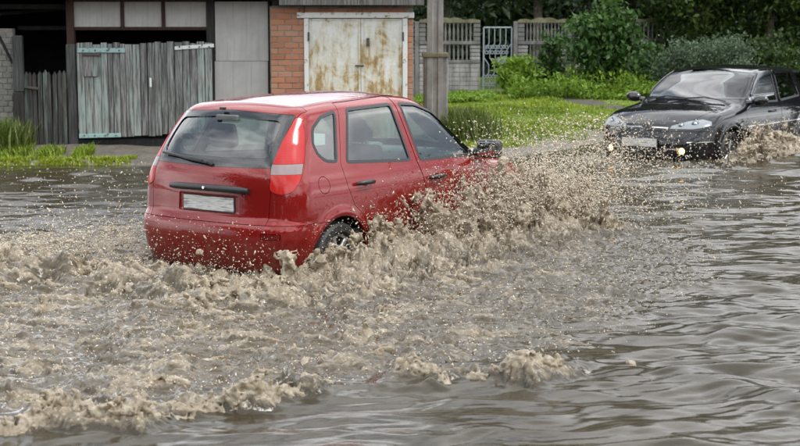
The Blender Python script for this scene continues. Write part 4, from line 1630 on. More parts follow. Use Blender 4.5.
def seat(parent, x, y, z, wd=.5, tall=.62, headrest=True):
    m = MB()
    rot = Matrix.Rotation(R_(-17), 3, 'Y')
    m.box((x + .12, y, z + .07), (.50, wd, .15), None, .05, 3)
    m.box(Vector((x - .19, y, z + .10)) + rot @ Vector((0, 0, tall / 2)), (.13, wd * .95, tall), rot, .055, 3)
    s = m.build('seat', M['seat'], parent, 50)
    if headrest:
        h = MB()
        top = Vector((x - .19, y, z + .10)) + rot @ Vector((0, 0, tall + .13))
        h.box(top, (.11, .26, .19), rot, .05, 3)
        for q in (-.06, .06):
            h.tube([top + Vector((.03, q, -.05)), top + rot @ Vector((0, q, -.19))], .006, 6)
        h.build('headrest', M['seat'], s, 50)
    return s

# ---- the red hatchback -------------------------------------------------------
def build_red_car():
    root = empty('hatchback_car', (-1.5446, 11.5259, 0), 0.96053)
    tag(root, 'red five-door hatchback ploughing through the flood, seen from behind', 'car')
    S = Shape(
        top=[(-.3, 1.475), (.25, 1.482), (.6, 1.506), (1.1, 1.535), (1.65, 1.543), (2.0, 1.522), (2.22, 1.455), (2.6, 1.235), (2.95, 1.02), (3.08, .975), (3.4, .925), (3.75, .845), (3.98, .74), (4.1, .64)],
        tail=[(.1, .14), (.22, .06), (.38, .005), (.5, -.012), (.57, -.006), (.60, .008), (.655, .042), (.8, .052), (.95, .07), (1.03, .098), (1.2, .195), (1.4, .325), (1.45, .34), (1.6, .37)],
        nose=[(.1, 3.82), (.25, 3.93), (.4, 3.98), (.55, 3.98), (.7, 3.95), (.9, 3.8), (1.2, 3.6)],
        wid=[(.1, .70), (.2, .76), (.3, .80), (.42, .826), (.5, .84), (.7, .85), (.82, .843), (.9, .826), (.97, .80), (1.02, .782), (1.2, .715), (1.44, .622), (1.65, .53)],
        plan=[(-.1, .93), (.4, .975), (1.1, 1), (2.4, 1), (3.2, .98), (4.0, .87)],
        crown=[(0, .11), (2.0, .11), (3.0, .10), (3.8, .12)], tcurve=.20, ncurve=.30,
        wheels=[(.70, .29, .365), (3.17, .29, .365)], bottom=.20, shield_x=2.6, kk=(.11, .20, .26))
    lo, hi = (-.12, -1.0, .1), (4.14, 1.0, 1.66)
    paint = car_paint('red_paint', (0.185, 0.0095, 0.0085), 0.28, 0.34, 0.45, 0.12)
    A = shell(S, 0, -.03, .022, .04, lo, hi)
    GL = shell(S, -.006, -.011, .04, .04, lo, hi)
    TR = shell(S, .002, -.022, .03, .04, lo, hi)
    LN = shell(S, .005, -.03, .03, .04, lo, hi)
    D, I = 'DIFFERENCE', 'INTERSECT'
    # outlines, side view (x, z)
    rear_door = [(.775, 1.03), (.97, 1.49), (1.735, 1.515), (1.735, 1.47), (1.80, .97), (1.93, .52), (1.945, .30), (1.12, .30), (1.07, .46), (.98, .60), (.86, .70), (.79, .85)]
    front_door = [(1.735, 1.515), (2.05, 1.50), (2.30, 1.40), (2.62, 1.18), (2.86, .99), (2.90, .85), (2.88, .5), (2.80, .30), (1.945, .30), (1.93, .52), (1.80, .97), (1.735, 1.47)]
    rear_win = rounded([(.86, 1.035), (1.06, 1.435), (1.665, 1.45), (1.71, .99)], .03)
    front_win = rounded([(1.80, 1.45), (2.02, 1.435), (2.27, 1.355), (2.50, 1.19), (2.72, 1.01), (2.715, .965), (1.855, .98)], .03)
    quarter = rounded([(.515, 1.20), (.565, 1.315), (.70, 1.395), (.90, 1.43), (.735, 1.045), (.61, 1.06), (.535, 1.12)], .03)
    hatch = [(-.60, .60), (-.615, .86), (-.645, 1.05), (-.625, 1.25), (-.585, 1.40), (-.585, 1.7), (.585, 1.7), (.585, 1.40), (.625, 1.25), (.645, 1.05), (.615, .86), (.60, .60)]
    hwin = rounded([(-.61, 1.03), (-.575, 1.42), (0, 1.445), (.575, 1.42), (.61, 1.03), (0, 1.02)], .035)
    light = rounded([(.50, .86), (.52, 1.04), (.61, 1.22), (.735, 1.405), (.785, 1.40), (.805, 1.30), (.79, 1.12), (.745, .94), (.68, .855), (.585, .83)], .03)
    shield = rounded([(-.63, 1.0), (-.545, 1.455), (0, 1.50), (.545, 1.455), (.63, 1.0), (0, 1.03)], .05)
    arch = lambda x: MB().lathe([(.345, -1.2), (.345, 1.2)], 40, 'Y', (x, 0, .285)).mesh('k')
    fuel_o = [(.515 + .068 * math.cos(a), .885 + .068 * math.sin(a)) for a in np.linspace(0, 2 * math.pi, 28, endpoint=False)]
    lamps = [(D, prism(light, -.2, 1.6, DIAG(-1, -1))), (D, prism(light, -.2, 1.6, DIAG(-1, 1)))]
    arches = [(D, arch(.70)), (D, arch(3.17))]
    body = boolean(A, [(D, prism(rear_door, -1.2, 1.2, SIDE)), (D, prism(front_door, -1.2, 1.2, SIDE)),
                       (D, prism(quarter, -1.2, 1.2, SIDE)), (D, prism(hatch, -.4, .60, ENDV)),
                       (D, boxk((-.5, -1.2, 0), (.56, 1.2, .604))), (D, prism(shield, 1.95, 3.6, ENDV)),
                       (D, ring(fuel_o, inset(fuel_o, .005), -1.2, -.6, SIDE)),
                       (D, ring(rounded([(.66, -.50), (.66, .50), (2.02, .46), (2.02, -.46)], .06), inset(rounded([(.66, -.50), (.66, .50), (2.02, .46), (2.02, -.46)], .06), .006), 1.30, 1.7, TOPV)),
                       (D, ring(rounded([(2.98, -.66), (2.98, .66), (3.74, .56), (3.74, -.56)], .08), inset(rounded([(2.98, -.66), (2.98, .66), (3.74, .56), (3.74, -.56)], .08), .006), .60, 1.2, TOPV))]
                   + lamps + arches)
    finish(body, S, 0, 'body', [paint, M['cabin']], root, -.03)
    bp = boolean(A, [(I, boxk((-.5, -1.2, 0), (.556, 1.2, .60))), arches[0]] +
                 [(D, MB().box(Vector((.03, -.655, .52)), (.5, .16, .045), Matrix.Rotation(R_(20), 3, 'Z'), .006).mesh('k'))])
    bumper = finish(bp, S, 0, 'bumper', [paint, M['black_trim']], root, -.03)
    rf = boolean(LN, [(I, MB().box(Vector((.03, -.655, .52)), (.5, .15, .037), Matrix.Rotation(R_(20), 3, 'Z'), .006).mesh('k'))])
    finish(rf, S, .005, 'reflector', [M['reflector']], bumper)
    # doors
    def door(poly, win, hx, hz):
        a = boolean(A, [(I, prism(inset(poly, .005), -1.2, -.3, SIDE)), (D, prism(win, -1.2, 0, SIDE))] + arches +
                    [(D, MB().ball((hx + .01, -.862, hz), (.062, .034, .043), 20, 14).mesh('k'))])
        for mir in (False, True):
            d = finish(a.copy(), S, 0, 'door', [paint, M['cabin']], root, -.03, mir)
            sg = 1 if mir else -1
            g = boolean(GL, [(I, prism(inset(win, .001), -1.2, 0, SIDE))])
            finish(g, S, -.006, 'window', [M['glass_clear']], d, -.011, mir)
            t = boolean(TR, [(I, ring(inset(win, -.012), inset(win, .012), -1.2, 0, SIDE))])
            finish(t, S, .002, 'window_trim', [M['black_trim']], d, None, mir)
            h = MB()
            yy = sg * .868
            h.tube([(hx - .10, sg * .845, hz), (hx - .09, yy, hz + .003), (hx, yy + sg * .012, hz + .006), (hx + .09, yy, hz + .003), (hx + .105, sg * .845, hz)], [.010, .017, .019, .018, .012], 10)
            h.build('handle', M['black_trim'], d, 60)
    door(rear_door, rear_win, 1.0, .865)
    door(front_door, front_win, 2.03, .825)
    for mir in (False, True):
        finish(boolean(GL, [(I, prism(inset(quarter, .001), -1.2, 0, SIDE))]), S, -.006, 'quarter_window', [M['glass_clear']], root, -.011, mir)
        finish(boolean(TR, [(I, ring(inset(quarter, -.010), inset(quarter, .014), -1.2, 0, SIDE))]), S, .002, 'window_trim', [M['black_trim']], root, None, mir)
        L = empty('tail_light'); L.parent = root
        for z0, z1, mt, nm in ((1.062, 1.6, 'lens_red', 'upper_lens'), (.985, 1.06, 'lens_white', 'reversing_lens'), (.7, .983, 'lens_orange', 'lower_lens')):
            ls = boolean(LN, [(I, prism(inset(light, .003), -.2, 1.6, DIAG(-1, -1))), (I, boxk((-1, -2, z0), (2, 0, z1)))])
            finish(ls, S, .005, nm, [M[mt]], L, None, mir)
    # tailgate
    tg = boolean(A, [(I, prism(inset(hatch, .005), -.4, .594, ENDV)), (D, prism(hwin, -.4, .8, ENDV))] + lamps +
                 [(D, MB().box((-.2, -.03, .742), (.535, .62, .15), None, .02, 2).mesh('k'))])
    gate = finish(tg, S, 0, 'tailgate', [paint, M['cabin']], root, -.03)
    hi_in = rounded([(-.545, 1.105), (-.515, 1.375), (0, 1.40), (.515, 1.375), (.545, 1.105), (0, 1.095)], .06)
    finish(boolean(GL, [(I, prism(hi_in, -.4, .8, ENDV))]), S, -.006, 'rear_window', [M['glass_rear']], gate, -.011)
    finish(boolean(TR, [(I, ring(inset(hwin, .002), hi_in, -.4, .8, ENDV))]), S, .002, 'window_border', [M['frit']], gate, None)
    gm = MB()
    pts = []
    for k in range(13):
        y = -.40 + .80 * k / 12
        pts.append((.028 + .24 * abs(y) ** 2.2, y - .035, .862 - .006 * (y / .4) ** 2))
    gm.tube(pts, [.020] + [.027] * 11 + [.020], 10)
    gm.build('plate_garnish', M['black_trim'], gate, 60)
    MB().lathe([(.012, 0), (.012, .03)], 14, 'X', (-.008, -.035, .866)).build('lock', M['chrome'], gate, 40)
    MB().box((.066, -.03, .735), (.012, .535, .125), None, .003).build('plate_frame', M['black_trim'], gate)
    MB().box((.058, -.03, .737), (.008, .515, .108), None, .002).build('license_plate', M['plate'], gate)
    wi = MB()
    wi.tube([(.098, -.03, 1.035), (.068, -.02, 1.055), (.085, .22, 1.075), (.125, .44, 1.10)], [.018, .016, .012, .008], 8)
    wi.box((.095, .27, 1.085), (.014, .50, .018), Matrix.Rotation(R_(4), 3, 'X') @ Matrix.Rotation(R_(-9), 3, 'Z'), .003)
    wi.build('wiper', M['black_trim'], gate, 40)
    MB().box((.355, .07, 1.455), (.03, .05, .02), None, .006, 2).build('washer_jet', M['black_trim'], gate)
    MB().box((.33, 0, 1.385), (.04, .22, .045), None, .012, 2).build('brake_lamp', M['cabin'], gate)
    finish(boolean(GL, [(I, prism(shield, 1.95, 3.6, ENDV))]), S, -.006, 'windscreen', [M['glass_clear']], root, -.011)
    finish(boolean(TR, [(I, ring(inset(shield, -.01), inset(shield, .03), 1.95, 3.6, ENDV))]), S, .002, 'windscreen_border', [M['frit']], root)
    # mirrors
    for sg in (-1, 1):
        m = MB()
        m.box((2.755, sg * .925, 1.015), (.14, .215, .165), Matrix.Rotation(-sg * R_(6), 3, 'Z'), .055, 4)
        m.tube([(2.78, sg * .77, .975), (2.765, sg * .86, .985)], [.045, .035], 10)
        mr = m.build('side_mirror', M['black_trim'], root, 50)
        MB().box((2.683, sg * .932, 1.015), (.006, .165, .118), Matrix.Rotation(-sg * R_(6), 3, 'Z'), .002).build('mirror_glass', M['mirror'], mr)
        MB().ball((3.22, sg * .838, .735), (.035, .012, .020), 12, 8).build('indicator', M['lens_amber'], root, 60)
    # wheels
    tm, rm = tyre_mesh(.29, .18), rim_mesh(.29, .18, 7)
    for x in (.70, 3.17):
        for sg in (-1, 1):
            wheel(root, (x, sg * .735, .29), .29, .18, sg, tm, rm)
    # cabin
    fl = MB().box((1.75, 0, .33), (2.6, 1.42, .04))
    fl.build('cabin_floor', M['cabin'], root)
    ds = MB()
    ds.box((2.78, 0, .86), (.50, 1.38, .26), None, .07, 3)
    ds.box((2.58, .36, .98), (.22, .38, .10), None, .04, 2)
    ds.build('dashboard', M['cabin_grey'], root, 50)
    st = MB()
    st.lathe([(.175 + .016 * math.cos(a), .016 * math.sin(a)) for a in np.linspace(0, 2 * math.pi, 10, endpoint=False)], 28, 'X', closed=True)
    st.box((0, 0, 0), (.03, .33, .04))
    sw = st.build('steering_wheel', M['cabin'], root, 50)
    sw.location = (2.42, .36, .97)
    sw.rotation_euler = (0, R_(24), 0)
    for y in (.36, -.36):
        seat(root, 1.90, y, .45, .5, .58)
    seat(root, .98, .0, .46, 1.24, .52, False)
    for y in (.34, -.34):
        h = MB().box((.66, y, 1.21), (.10, .27, .20), Matrix.Rotation(R_(-12), 3, 'Y'), .05, 3)
        h.build('headrest', M['seat'], root, 50)
    MB().box((.42, 0, .96), (.44, 1.1, .02), None, .005).build('parcel_shelf', M['cabin'], root)
    MB().box((2.22, 0, 1.40), (.02, .22, .06), None, .01, 2).build('rear_view_mirror', M['cabin'], root)
    return root

# ---- the black estate --------------------------------------------------------
def build_black_car():
    root = empty('estate_car', (3.309, 20.4446, 0), -2.19575)
    tag(root, 'black estate car with lit fog lamps coming the other way', 'car')
    S = Shape(
        top=[(-4.8, 1.36), (-4.3, 1.40), (-3.5, 1.45), (-2.9, 1.468), (-2.5, 1.455), (-2.2, 1.405), (-1.9, 1.28), (-1.42, 1.05), (-1.30, 1.01), (-.9, .955), (-.5, .905), (-.25, .845), (-.08, .76), (.05, .68), (.2, .55)],
        tail=[(.1, -4.5), (.5, -4.6), (.9, -4.58), (1.1, -4.5), (1.45, -4.3)],
        nose=[(.1, -.12), (.22, -.04), (.35, 0), (.5, .01), (.56, -.005), (.62, -.03), (.72, -.06), (.85, -.16), (1.1, -.35)],
        wid=[(.1, .74), (.2, .80), (.35, .86), (.55, .885), (.62, .892), (.75, .888), (.86, .872), (.93, .845), (.99, .815), (1.2, .745), (1.40, .665), (1.6, .56)],
        plan=[(-4.7, .88), (-4, .97), (-2.8, 1), (-1.2, .99), (-.5, .945), (0, .86)],
        crown=[(-4.5, .10), (-1.5, .10), (-.8, .10), (0, .16)], tcurve=.22, ncurve=.36,
        wheels=[(-1.0, .30, .385), (-3.70, .30, .385)], bottom=.19, shield_x=-1.6, kk=(.10, .25, .30))
    lo, hi = (-4.75, -1.02, .08), (.14, 1.02, 1.60)
    paint = car_paint('black_paint', (0.006, 0.006, 0.008), 0.0, 0.3, 0.10, 0.06)
    A = shell(S, 0, -.03, .028, .05, lo, hi)
    GL = shell(S, -.006, -.011, .05, .05, lo, hi)
    TR = shell(S, .003, -.022, .035, .05, lo, hi)
    LN = shell(S, .004, -.03, .03, .05, lo, hi)
    D, I = 'DIFFERENCE', 'INTERSECT'
    front_door = [(-1.50, .30), (-1.47, .75), (-1.50, 1.02), (-1.85, 1.24), (-2.25, 1.425), (-2.83, 1.455), (-2.76, .93), (-2.74, .30)]
    rear_door = [(-2.74, .30), (-2.76, .93), (-2.83, 1.455), (-3.62, 1.45), (-3.80, .98), (-3.62, .72), (-3.36, .55), (-3.29, .30)]
    front_win = rounded([(-1.72, .975), (-1.72, 1.05), (-2.03, 1.24), (-2.32, 1.36), (-2.765, 1.385), (-2.70, .955)], .03)
    rear_win = rounded([(-2.82, .96), (-2.88, 1.385), (-3.50, 1.38), (-3.64, 1.0)], .03)
    quarter = rounded([(-3.86, 1.02), (-3.68, 1.37), (-4.10, 1.33), (-4.22, 1.10)], .04)
    shield = rounded([(-.79, 1.03), (-.69, 1.385), (0, 1.44), (.69, 1.385), (.79, 1.03), (0, 1.04)], .05)
    light = rounded([(.33, .668), (.37, .715), (.60, .775), (.80, .800), (.910, .770), (.895, .712), (.62, .668)], .012)
    hood = rounded([(-1.30, -.72), (-1.36, 0), (-1.30, .72), (-.62, .66), (-.22, .52), (-.10, .25), (-.09, 0), (-.10, -.25), (-.22, -.52), (-.62, -.66)], .05)
    arch = lambda x: MB().lathe([(.365, -1.2), (.365, 1.2)], 40, 'Y', (x, 0, .295)).mesh('k')
    arches = [(D, arch(-1.0)), (D, arch(-3.70))]
    lamps = [(D, prism(light, -1.5, 1.3, DIAG(1, -1))), (D, prism(light, -1.5, 1.3, DIAG(1, 1)))]
    grilles = [rounded([(sg * .075, .655), (sg * .075, .715), (sg * .20, .715), (sg * .33, .685), (sg * .34, .655)], .012) for sg in (-1, 1)]
    intake = rounded([(-.40, .27), (-.34, .40), (.34, .40), (.40, .27)], .03)
    fogc = [(D, MB().lathe([(.048, -.5), (.048, .3)], 24, 'X', (0, sg * .53, .378)).mesh('k')) for sg in (-1, 1)]
    body = boolean(A, [(D, prism(front_door, -1.2, 1.2, SIDE)), (D, prism(rear_door, -1.2, 1.2, SIDE)), (D, prism(quarter, -1.2, 1.2, SIDE)),
                       (D, prism(shield, -2.7, -1.0, ENDV)), (D, prism(hood, .74, 1.5, TOPV)),
                       (D, boxk((-.56, -1.2, 0), (.5, 1.2, .64)))] + lamps + arches)
    finish(body, S, 0, 'body', [paint, M['cabin']], root, -.03)
    hd = boolean(A, [(I, prism(inset(hood, .006), .74, 1.5, TOPV))] + lamps)
    finish(hd, S, 0, 'hood', [paint, M['cabin']], root, -.03)
    bp = boolean(A, [(I, boxk((-.555, -1.2, 0), (.5, 1.2, .635)))] + arches + fogc +
                 [(D, prism(intake, -.3, .3, ENDV))] + lamps)
    bumper = finish(bp, S, 0, 'bumper', [paint, M['black_trim']], root, -.03)
    finish(boolean(TR, [(I, prism(intake, -.3, .3, ENDV))]), S, .003, 'intake_grille', [M['rubber']], bumper).location.x = -.03
    for g in grilles:
        gr = finish(boolean(TR, [(I, prism(g, -.35, .3, ENDV))]), S, .003, 'grille', [M['rubber']], root)
        ch = boolean(LN, [(I, prism([(g[0][0] * .9 + .0, .683), (g[0][0] * .9, .694), (math.copysign(.31, g[0][0]), .688), (math.copysign(.31, g[0][0]), .677)], -.35, .3, ENDV))])
        finish(ch, S, .004, 'grille_bar', [M['chrome']], gr)
    for mir in (False, True):
        sg = 1 if mir else -1
        hl = finish(boolean(LN, [(I, prism(inset(light, .003), -1.5, 1.3, DIAG(1, -1)))]), S, .004, 'headlight', [M['lens_clear']], root, None, mir)
        for q, rr in ((.49, .036), (.67, .046)):
            # bulb bowls seen behind the lens, set just proud of it
            c = DIAG(1, sg)((q, .722 + (q - .5) * .12), 0)
            P = np.array([[c.x, c.y, c.z]])
            for _ in range(60):
                fv = S.f(P)[0]
                P = P - np.array([[1, sg, 0]]) * 0.5 * (fv - .006)
            rt = Matrix.Rotation(sg * R_(40), 3, 'Z')
            MB().ball(P[0], (.014, rr * 1.15, rr * 1.05), 16, 10, rt).build('bulb_bowl', M['glass_bowl'], hl, 60)
            MB().ball(P[0] + np.array([.010, .008 * sg, 0]), (.010, rr * .5, rr * .5), 14, 10, rt).build('bulb', M['chrome'], hl, 60)
        fp = np.array([[0, sg * .53, .378]])
        for _ in range(30):
            fp[0, 0] -= S.f(fp)[0]
        fx = fp[0, 0]
        em = M['fog']
        fg = MB().lathe([(.002, -.012), (.036, -.016), (.043, -.03), (.043, -.06), (.002, -.06)], 24, 'X', (fx, sg * .53, .378))
        fg.build('fog_lamp', em, bumper, 40)
        finish(boolean(LN, [(I, boxk((-.4, -.465, .395), (.3, -.345, .412)))]), S, .004, 'chrome_strip', [M['chrome']], bumper, None, mir)
        finish(boolean(LN, [(I, boxk((-.5, -1.0, .492), (-.08, -.60, .503)))]), S, .004, 'bumper_strip', [M['chrome']], bumper, None, mir)
        # doors
        for poly, win, hx in ((front_door, front_win, -2.40), (rear_door, rear_win, -3.42)):
            a = boolean(A, [(I, prism(inset(poly, .006), -1.2, -.3, SIDE)), (D, prism(win, -1.2, 0, SIDE))] + arches[1:])
            d = finish(a, S, 0, 'door', [paint, M['cabin']], root, -.03, mir)
            finish(boolean(GL, [(I, prism(inset(win, .001), -1.2, 0, SIDE))]), S, -.006, 'window', [M['glass_dark']], d, -.011, mir)
            finish(boolean(TR, [(I, ring(inset(win, -.012), inset(win, .014), -1.2, 0, SIDE))]), S, .003, 'window_trim', [M['black_trim']], d, None, mir)
            xs = [p[0] for p in poly]
            finish(boolean(LN, [(I, boxk((min(xs) + .08, -1.2, .605), (max(xs) - .04, -.5, .640)))]), S, .004, 'side_moulding', [paint], d, None, mir)
            finish(boolean(TR, [(I, boxk((min(xs) + .08, -1.2, .641), (max(xs) - .04, -.5, .655)))]), S, .003, 'moulding_strip', [M['chrome']], d, None, mir)
            yy = sg * .895
            MB().tube([(hx - .10, sg * .86, .82), (hx - .09, yy, .825), (hx + .09, yy, .825), (hx + .10, sg * .86, .82)], [.012, .017, .017, .012], 8).build('handle', paint, d, 60)
            # wind deflector above the window
            if win is front_win:
                df = [(-1.80, 1.085), (-2.05, 1.25), (-2.33, 1.375), (-2.79, 1.40), (-2.775, 1.345), (-2.36, 1.315), (-2.10, 1.20), (-1.84, 1.06)]
            else:
                df = [(-2.87, 1.40), (-3.49, 1.395), (-3.60, 1.14), (-3.56, 1.14), (-3.45, 1.345), (-2.875, 1.345)]
            finish(boolean(shell(S, .022, .014, .05, .05, lo, hi), [(I, prism(df, -1.2, 0, SIDE))]), S, .022, 'wind_deflector', [M['frit']], d, None, mir)
        finish(boolean(GL, [(I, prism(inset(quarter, .001), -1.2, 0, SIDE))]), S, -.006, 'quarter_window', [M['glass_dark']], root, -.011, mir)
        finish(boolean(LN, [(I, boxk((-1.33, -1.2, .672), (-1.24, -.5, .70)))]), S, .004, 'side_repeater', [M['lens_clear']], root, None, mir)
        m = MB()
        m.ball((-1.66, sg * .99, 1.01), (.075, .125, .075), 20, 14, Matrix.Rotation(sg * R_(6), 3, 'X'))
        m.tube([(-1.66, sg * .80, .965), (-1.66, sg * .90, .985)], [.045, .03], 10)
        mr = m.build('side_mirror', paint if False else M['frit'], root, 50)
    finish(boolean(GL, [(I, prism(shield, -2.7, -1.0, ENDV))]), S, -.006, 'windscreen', [M['glass_shield']], root, -.011)
    finish(boolean(TR, [(I, ring(inset(shield, -.006), inset(shield, .016), -2.7, -1.0, ENDV))]), S, .003, 'windscreen_border', [M['frit']], root)
    MB().box((.018, -.035, .482), (.016, .545, .128), None, .004).build('plate_frame', M['black_trim'], bumper)
    MB().box((.028, -.035, .483), (.008, .52, .112), None, .002).build('license_plate', M['plate'], bumper)
    for y0, y1 in ((-.62, .02), (.0, .60)):
        MB().tube([(-1.30 - .1 * abs(y0), y0, 1.028 - .1 * y0 * y0), (-1.33, (y0 + y1) / 2, 1.052), (-1.30 - .1 * abs(y1), y1, 1.035 - .1 * y1 * y1)], [.012, .010, .008], 6).build('wiper', M['black_trim'], root)
    MB().tube([(-3.9, 0, 1.42), (-4.05, 0, 1.55)], [.006, .003], 6).build('aerial', M['black_trim'], root)
    tm, rm = tyre_mesh(.305, .20), rim_mesh(.305, .20, 5)
    for x in (-1.0, -3.70):
        for sg in (-1, 1):
            wheel(root, (x, sg * .765, .305), .305, .20, sg, tm, rm)
    MB().box((-2.6, 0, .32), (3.2, 1.5, .04)).build('cabin_floor', M['cabin'], root)
    ds = MB()
    ds.box((-1.60, 0, .88), (.50, 1.36, .24), None, .07, 3)
    ds.box((-1.83, .37, .98), (.20, .36, .10), None, .04, 2)
    ds.build('dashboard', M['cabin'], root, 50)
    st = MB()
    st.lathe([(.18 + .016 * math.cos(a), .016 * math.sin(a)) for a in np.linspace(0, 2 * math.pi, 10, endpoint=False)], 28, 'X', closed=True)
    st.box((0, 0, 0), (.03, .34, .04))
    sw = st.build('steering_wheel', M['cabin'], root, 50)
    sw.location = (-1.98, .37, .95)
    sw.rotation_euler = (0, R_(24), 0)
    for x, y in ((-2.62, .37), (-2.62, -.37), (-3.5, .37), (-3.5, -.37)):
        seat(root, x, y, .44, .5, .58)
    return root

def build_driver(car):
    """the driver of the black car: seated, hands on the steering wheel, behind the windscreen"""
    bx, by = -2.66, .37
    J = {'pel': ((bx + .02, by, .60), .14), 'bel': ((bx - .02, by, .76), .135), 'che': ((bx - .07, by, .95), .155), 'nek': ((bx - .09, by, 1.09), .06), 'jaw': ((bx - .06, by, 1.15), .058),
         'hed': ((bx - .07, by, 1.23), .088), 'crn': ((bx - .08, by, 1.29), .075)}
    E_ = [('pel', 'bel'), ('bel', 'che'), ('che', 'nek'), ('nek', 'jaw'), ('jaw', 'hed'), ('hed', 'crn')]
    for s_, sg in (('l', 1), ('r', -1)):
        J['sh' + s_] = ((bx - .07, by + sg * .19, 1.02), .068)
        J['el' + s_] = ((bx + .20, by + sg * .25, .82), .045)
        J['wr' + s_] = ((bx + .50, by + sg * .15, .99), .030)
        J['ha' + s_] = ((bx + .585, by + sg * .14, 1.03), .032)
        J['hp' + s_] = ((bx + .04, by + sg * .10, .58), .095)
        J['kn' + s_] = ((bx + .50, by + sg * .13, .64), .065)
        J['an' + s_] = ((bx + .78, by + sg * .12, .40), .042)
        E_ += [('che', 'sh' + s_), ('sh' + s_, 'el' + s_), ('el' + s_, 'wr' + s_), ('wr' + s_, 'ha' + s_), ('pel', 'hp' + s_), ('hp' + s_, 'kn' + s_), ('kn' + s_, 'an' + s_)]
        for k in range(4):
            n = 'f%d%s' % (k, s_)
            J[n] = ((bx + .625, by + sg * (.105 + .022 * k), 1.055 - .01 * k), .009)
            J[n + 't'] = ((bx + .655, by + sg * (.105 + .022 * k), 1.02 - .01 * k), .008)
            E_ += [('ha' + s_, n), (n, n + 't')]
        J['th' + s_] = ((bx + .60, by + sg * .09, 1.045), .010)
        E_ += [('ha' + s_, 'th' + s_)]
    keys = list(J)
    me = bpy.data.meshes.new('person')
    me.from_pydata([J[k][0] for k in keys], [(keys.index(a), keys.index(b)) for a, b in E_], [])
    o = link(bpy.data.objects.new('person', me))
    sk = o.modifiers.new('s', 'SKIN')
    lay = me.skin_vertices[0].data if me.skin_vertices else None
    if lay is None:
        bpy.context.view_layer.objects.active = o
        bpy.ops.mesh.customdata_skin_add()
        lay = me.skin_vertices[0].data
    for i, k in enumerate(keys):
        lay[i].radius = (J[k][1],) * 2
        lay[i].use_root = (k == 'pel')
    sb = o.modifiers.new('d', 'SUBSURF')
    sb.levels = sb.render_levels = 2
    dg = bpy.context.evaluated_depsgraph_get()
    r = bpy.data.meshes.new_from_object(o.evaluated_get(dg))
    o.modifiers.clear()
    o.data = r
    skin = plain('skin', (0.50, 0.27, 0.18), 0.5, var=0.08)
    cloth = plain('dark_shirt', (0.03, 0.035, 0.05), 0.9, var=0.2)
    r.materials.append(cloth); r.materials.append(skin)
    for p in r.polygons:
        c = p.center
        p.material_index = 1 if (c.z > 1.075 and abs(c.y - by) < .12 and c.x < bx + .1) or c.x > bx + .49 and c.z > .9 else 0
        p.use_smooth = True
    hair = plain('hair', (0.03, 0.02, 0.012), 0.7)
    MB().ball((bx - .095, by, 1.275), (.092, .083, .075), 20, 14).build('hair', hair, o, 60)
    fc = MB()
    fc.ball((bx + .026, by, 1.225), (.016, .012, .022), 10, 8)
    fc.build('nose', skin, o, 60)
    for sg in (-1, 1):
        MB().ball((bx + .008, by + sg * .032, 1.245), (.010, .012, .008), 10, 8).build('eye', M['cabin'], o, 60)
        MB().ball((bx - .07, by + sg * .088, 1.225), (.022, .010, .032), 10, 8).build('ear', skin, o, 60)
    MB().ball((bx + .012, by, 1.17), (.010, .025, .006), 10, 6).build('mouth', plain('lips', (.35, .12, .1), .5), o, 60)
    o.matrix_world = Matrix.Translation(car.location) @ Matrix.Rotation(car.rotation_euler.z, 4, 'Z')
    tag(o, 'driver with dark hair at the wheel of the black car, face showing through the windscreen', 'person')

def fog_mat():
    b = MatB('lit_fog_lamp')
    b.set(Base_Color=(0.9, 0.8, 0.6, 1), Roughness=0.2)
    b.p.inputs['Emission Color'].default_value = (1.0, 0.58, 0.18, 1)
    b.p.inputs['Emission Strength'].default_value = 3.0
    return b.m
M['fog'] = fog_mat()
M['glass_bowl'] = plain('headlamp_bowl', (0.16, 0.20, 0.24), 0.08, 0.7)
red = build_red_car()
black = build_black_car()
build_driver(black)

# ------------------------------------------------------------------ splashes and flying drops
def spray_mat(name, lo, hi, rough=0.18, trans=0.0):
    b = MatB(name)
    f = b.noise(b.pos(), 16, 6, 0.65)
    b.to('Base Color', b.ramp(f, (0.32, lo), (0.68, hi)))
    b.set(Roughness=rough, IOR=1.33, Specular_IOR_Level=0.6, Subsurface_Weight=0.25, Subsurface_Scale=0.02, Transmission_Weight=trans)
    b.p.inputs['Subsurface Radius'].default_value = (1.0, 0.8, 0.55)
    b.bump(b.noise(b.pos(), 55, 4, 0.6), 0.5, 0.02)
    return b.m
SPRAY = spray_mat('muddy_splash_water', (0.30, 0.235, 0.15), (0.66, 0.58, 0.45), 0.05, 0.55)
DROP = spray_mat('muddy_drop', (0.33, 0.27, 0.19), (0.60, 0.53, 0.43), 0.08)

def tile3(n, beta, kmin, kmax, seed, stretch=(1, 1, 1)):
    r = np.random.default_rng(seed)
    k = np.fft.fftfreq(n) * n
    kz = np.arange(n // 2 + 1)
    kk = np.sqrt((k[:, None, None] * stretch[0]) ** 2 + (k[None, :, None] * stretch[1]) ** 2 + (kz[None, None, :] * stretch[2]) ** 2)
    amp = np.where((kk >= kmin) & (kk <= kmax), np.maximum(kk, 1e-6) ** -beta, 0)
    f = np.fft.irfftn(np.fft.rfftn(r.standard_normal((n, n, n)).astype(np.float32)) * amp, s=(n, n, n))
    return (f / f.std()).astype(np.float32)
T3A = tile3(128, 1.9, 4, 60, 5)
T3B = tile3(128, 1.8, 6, 60, 6)

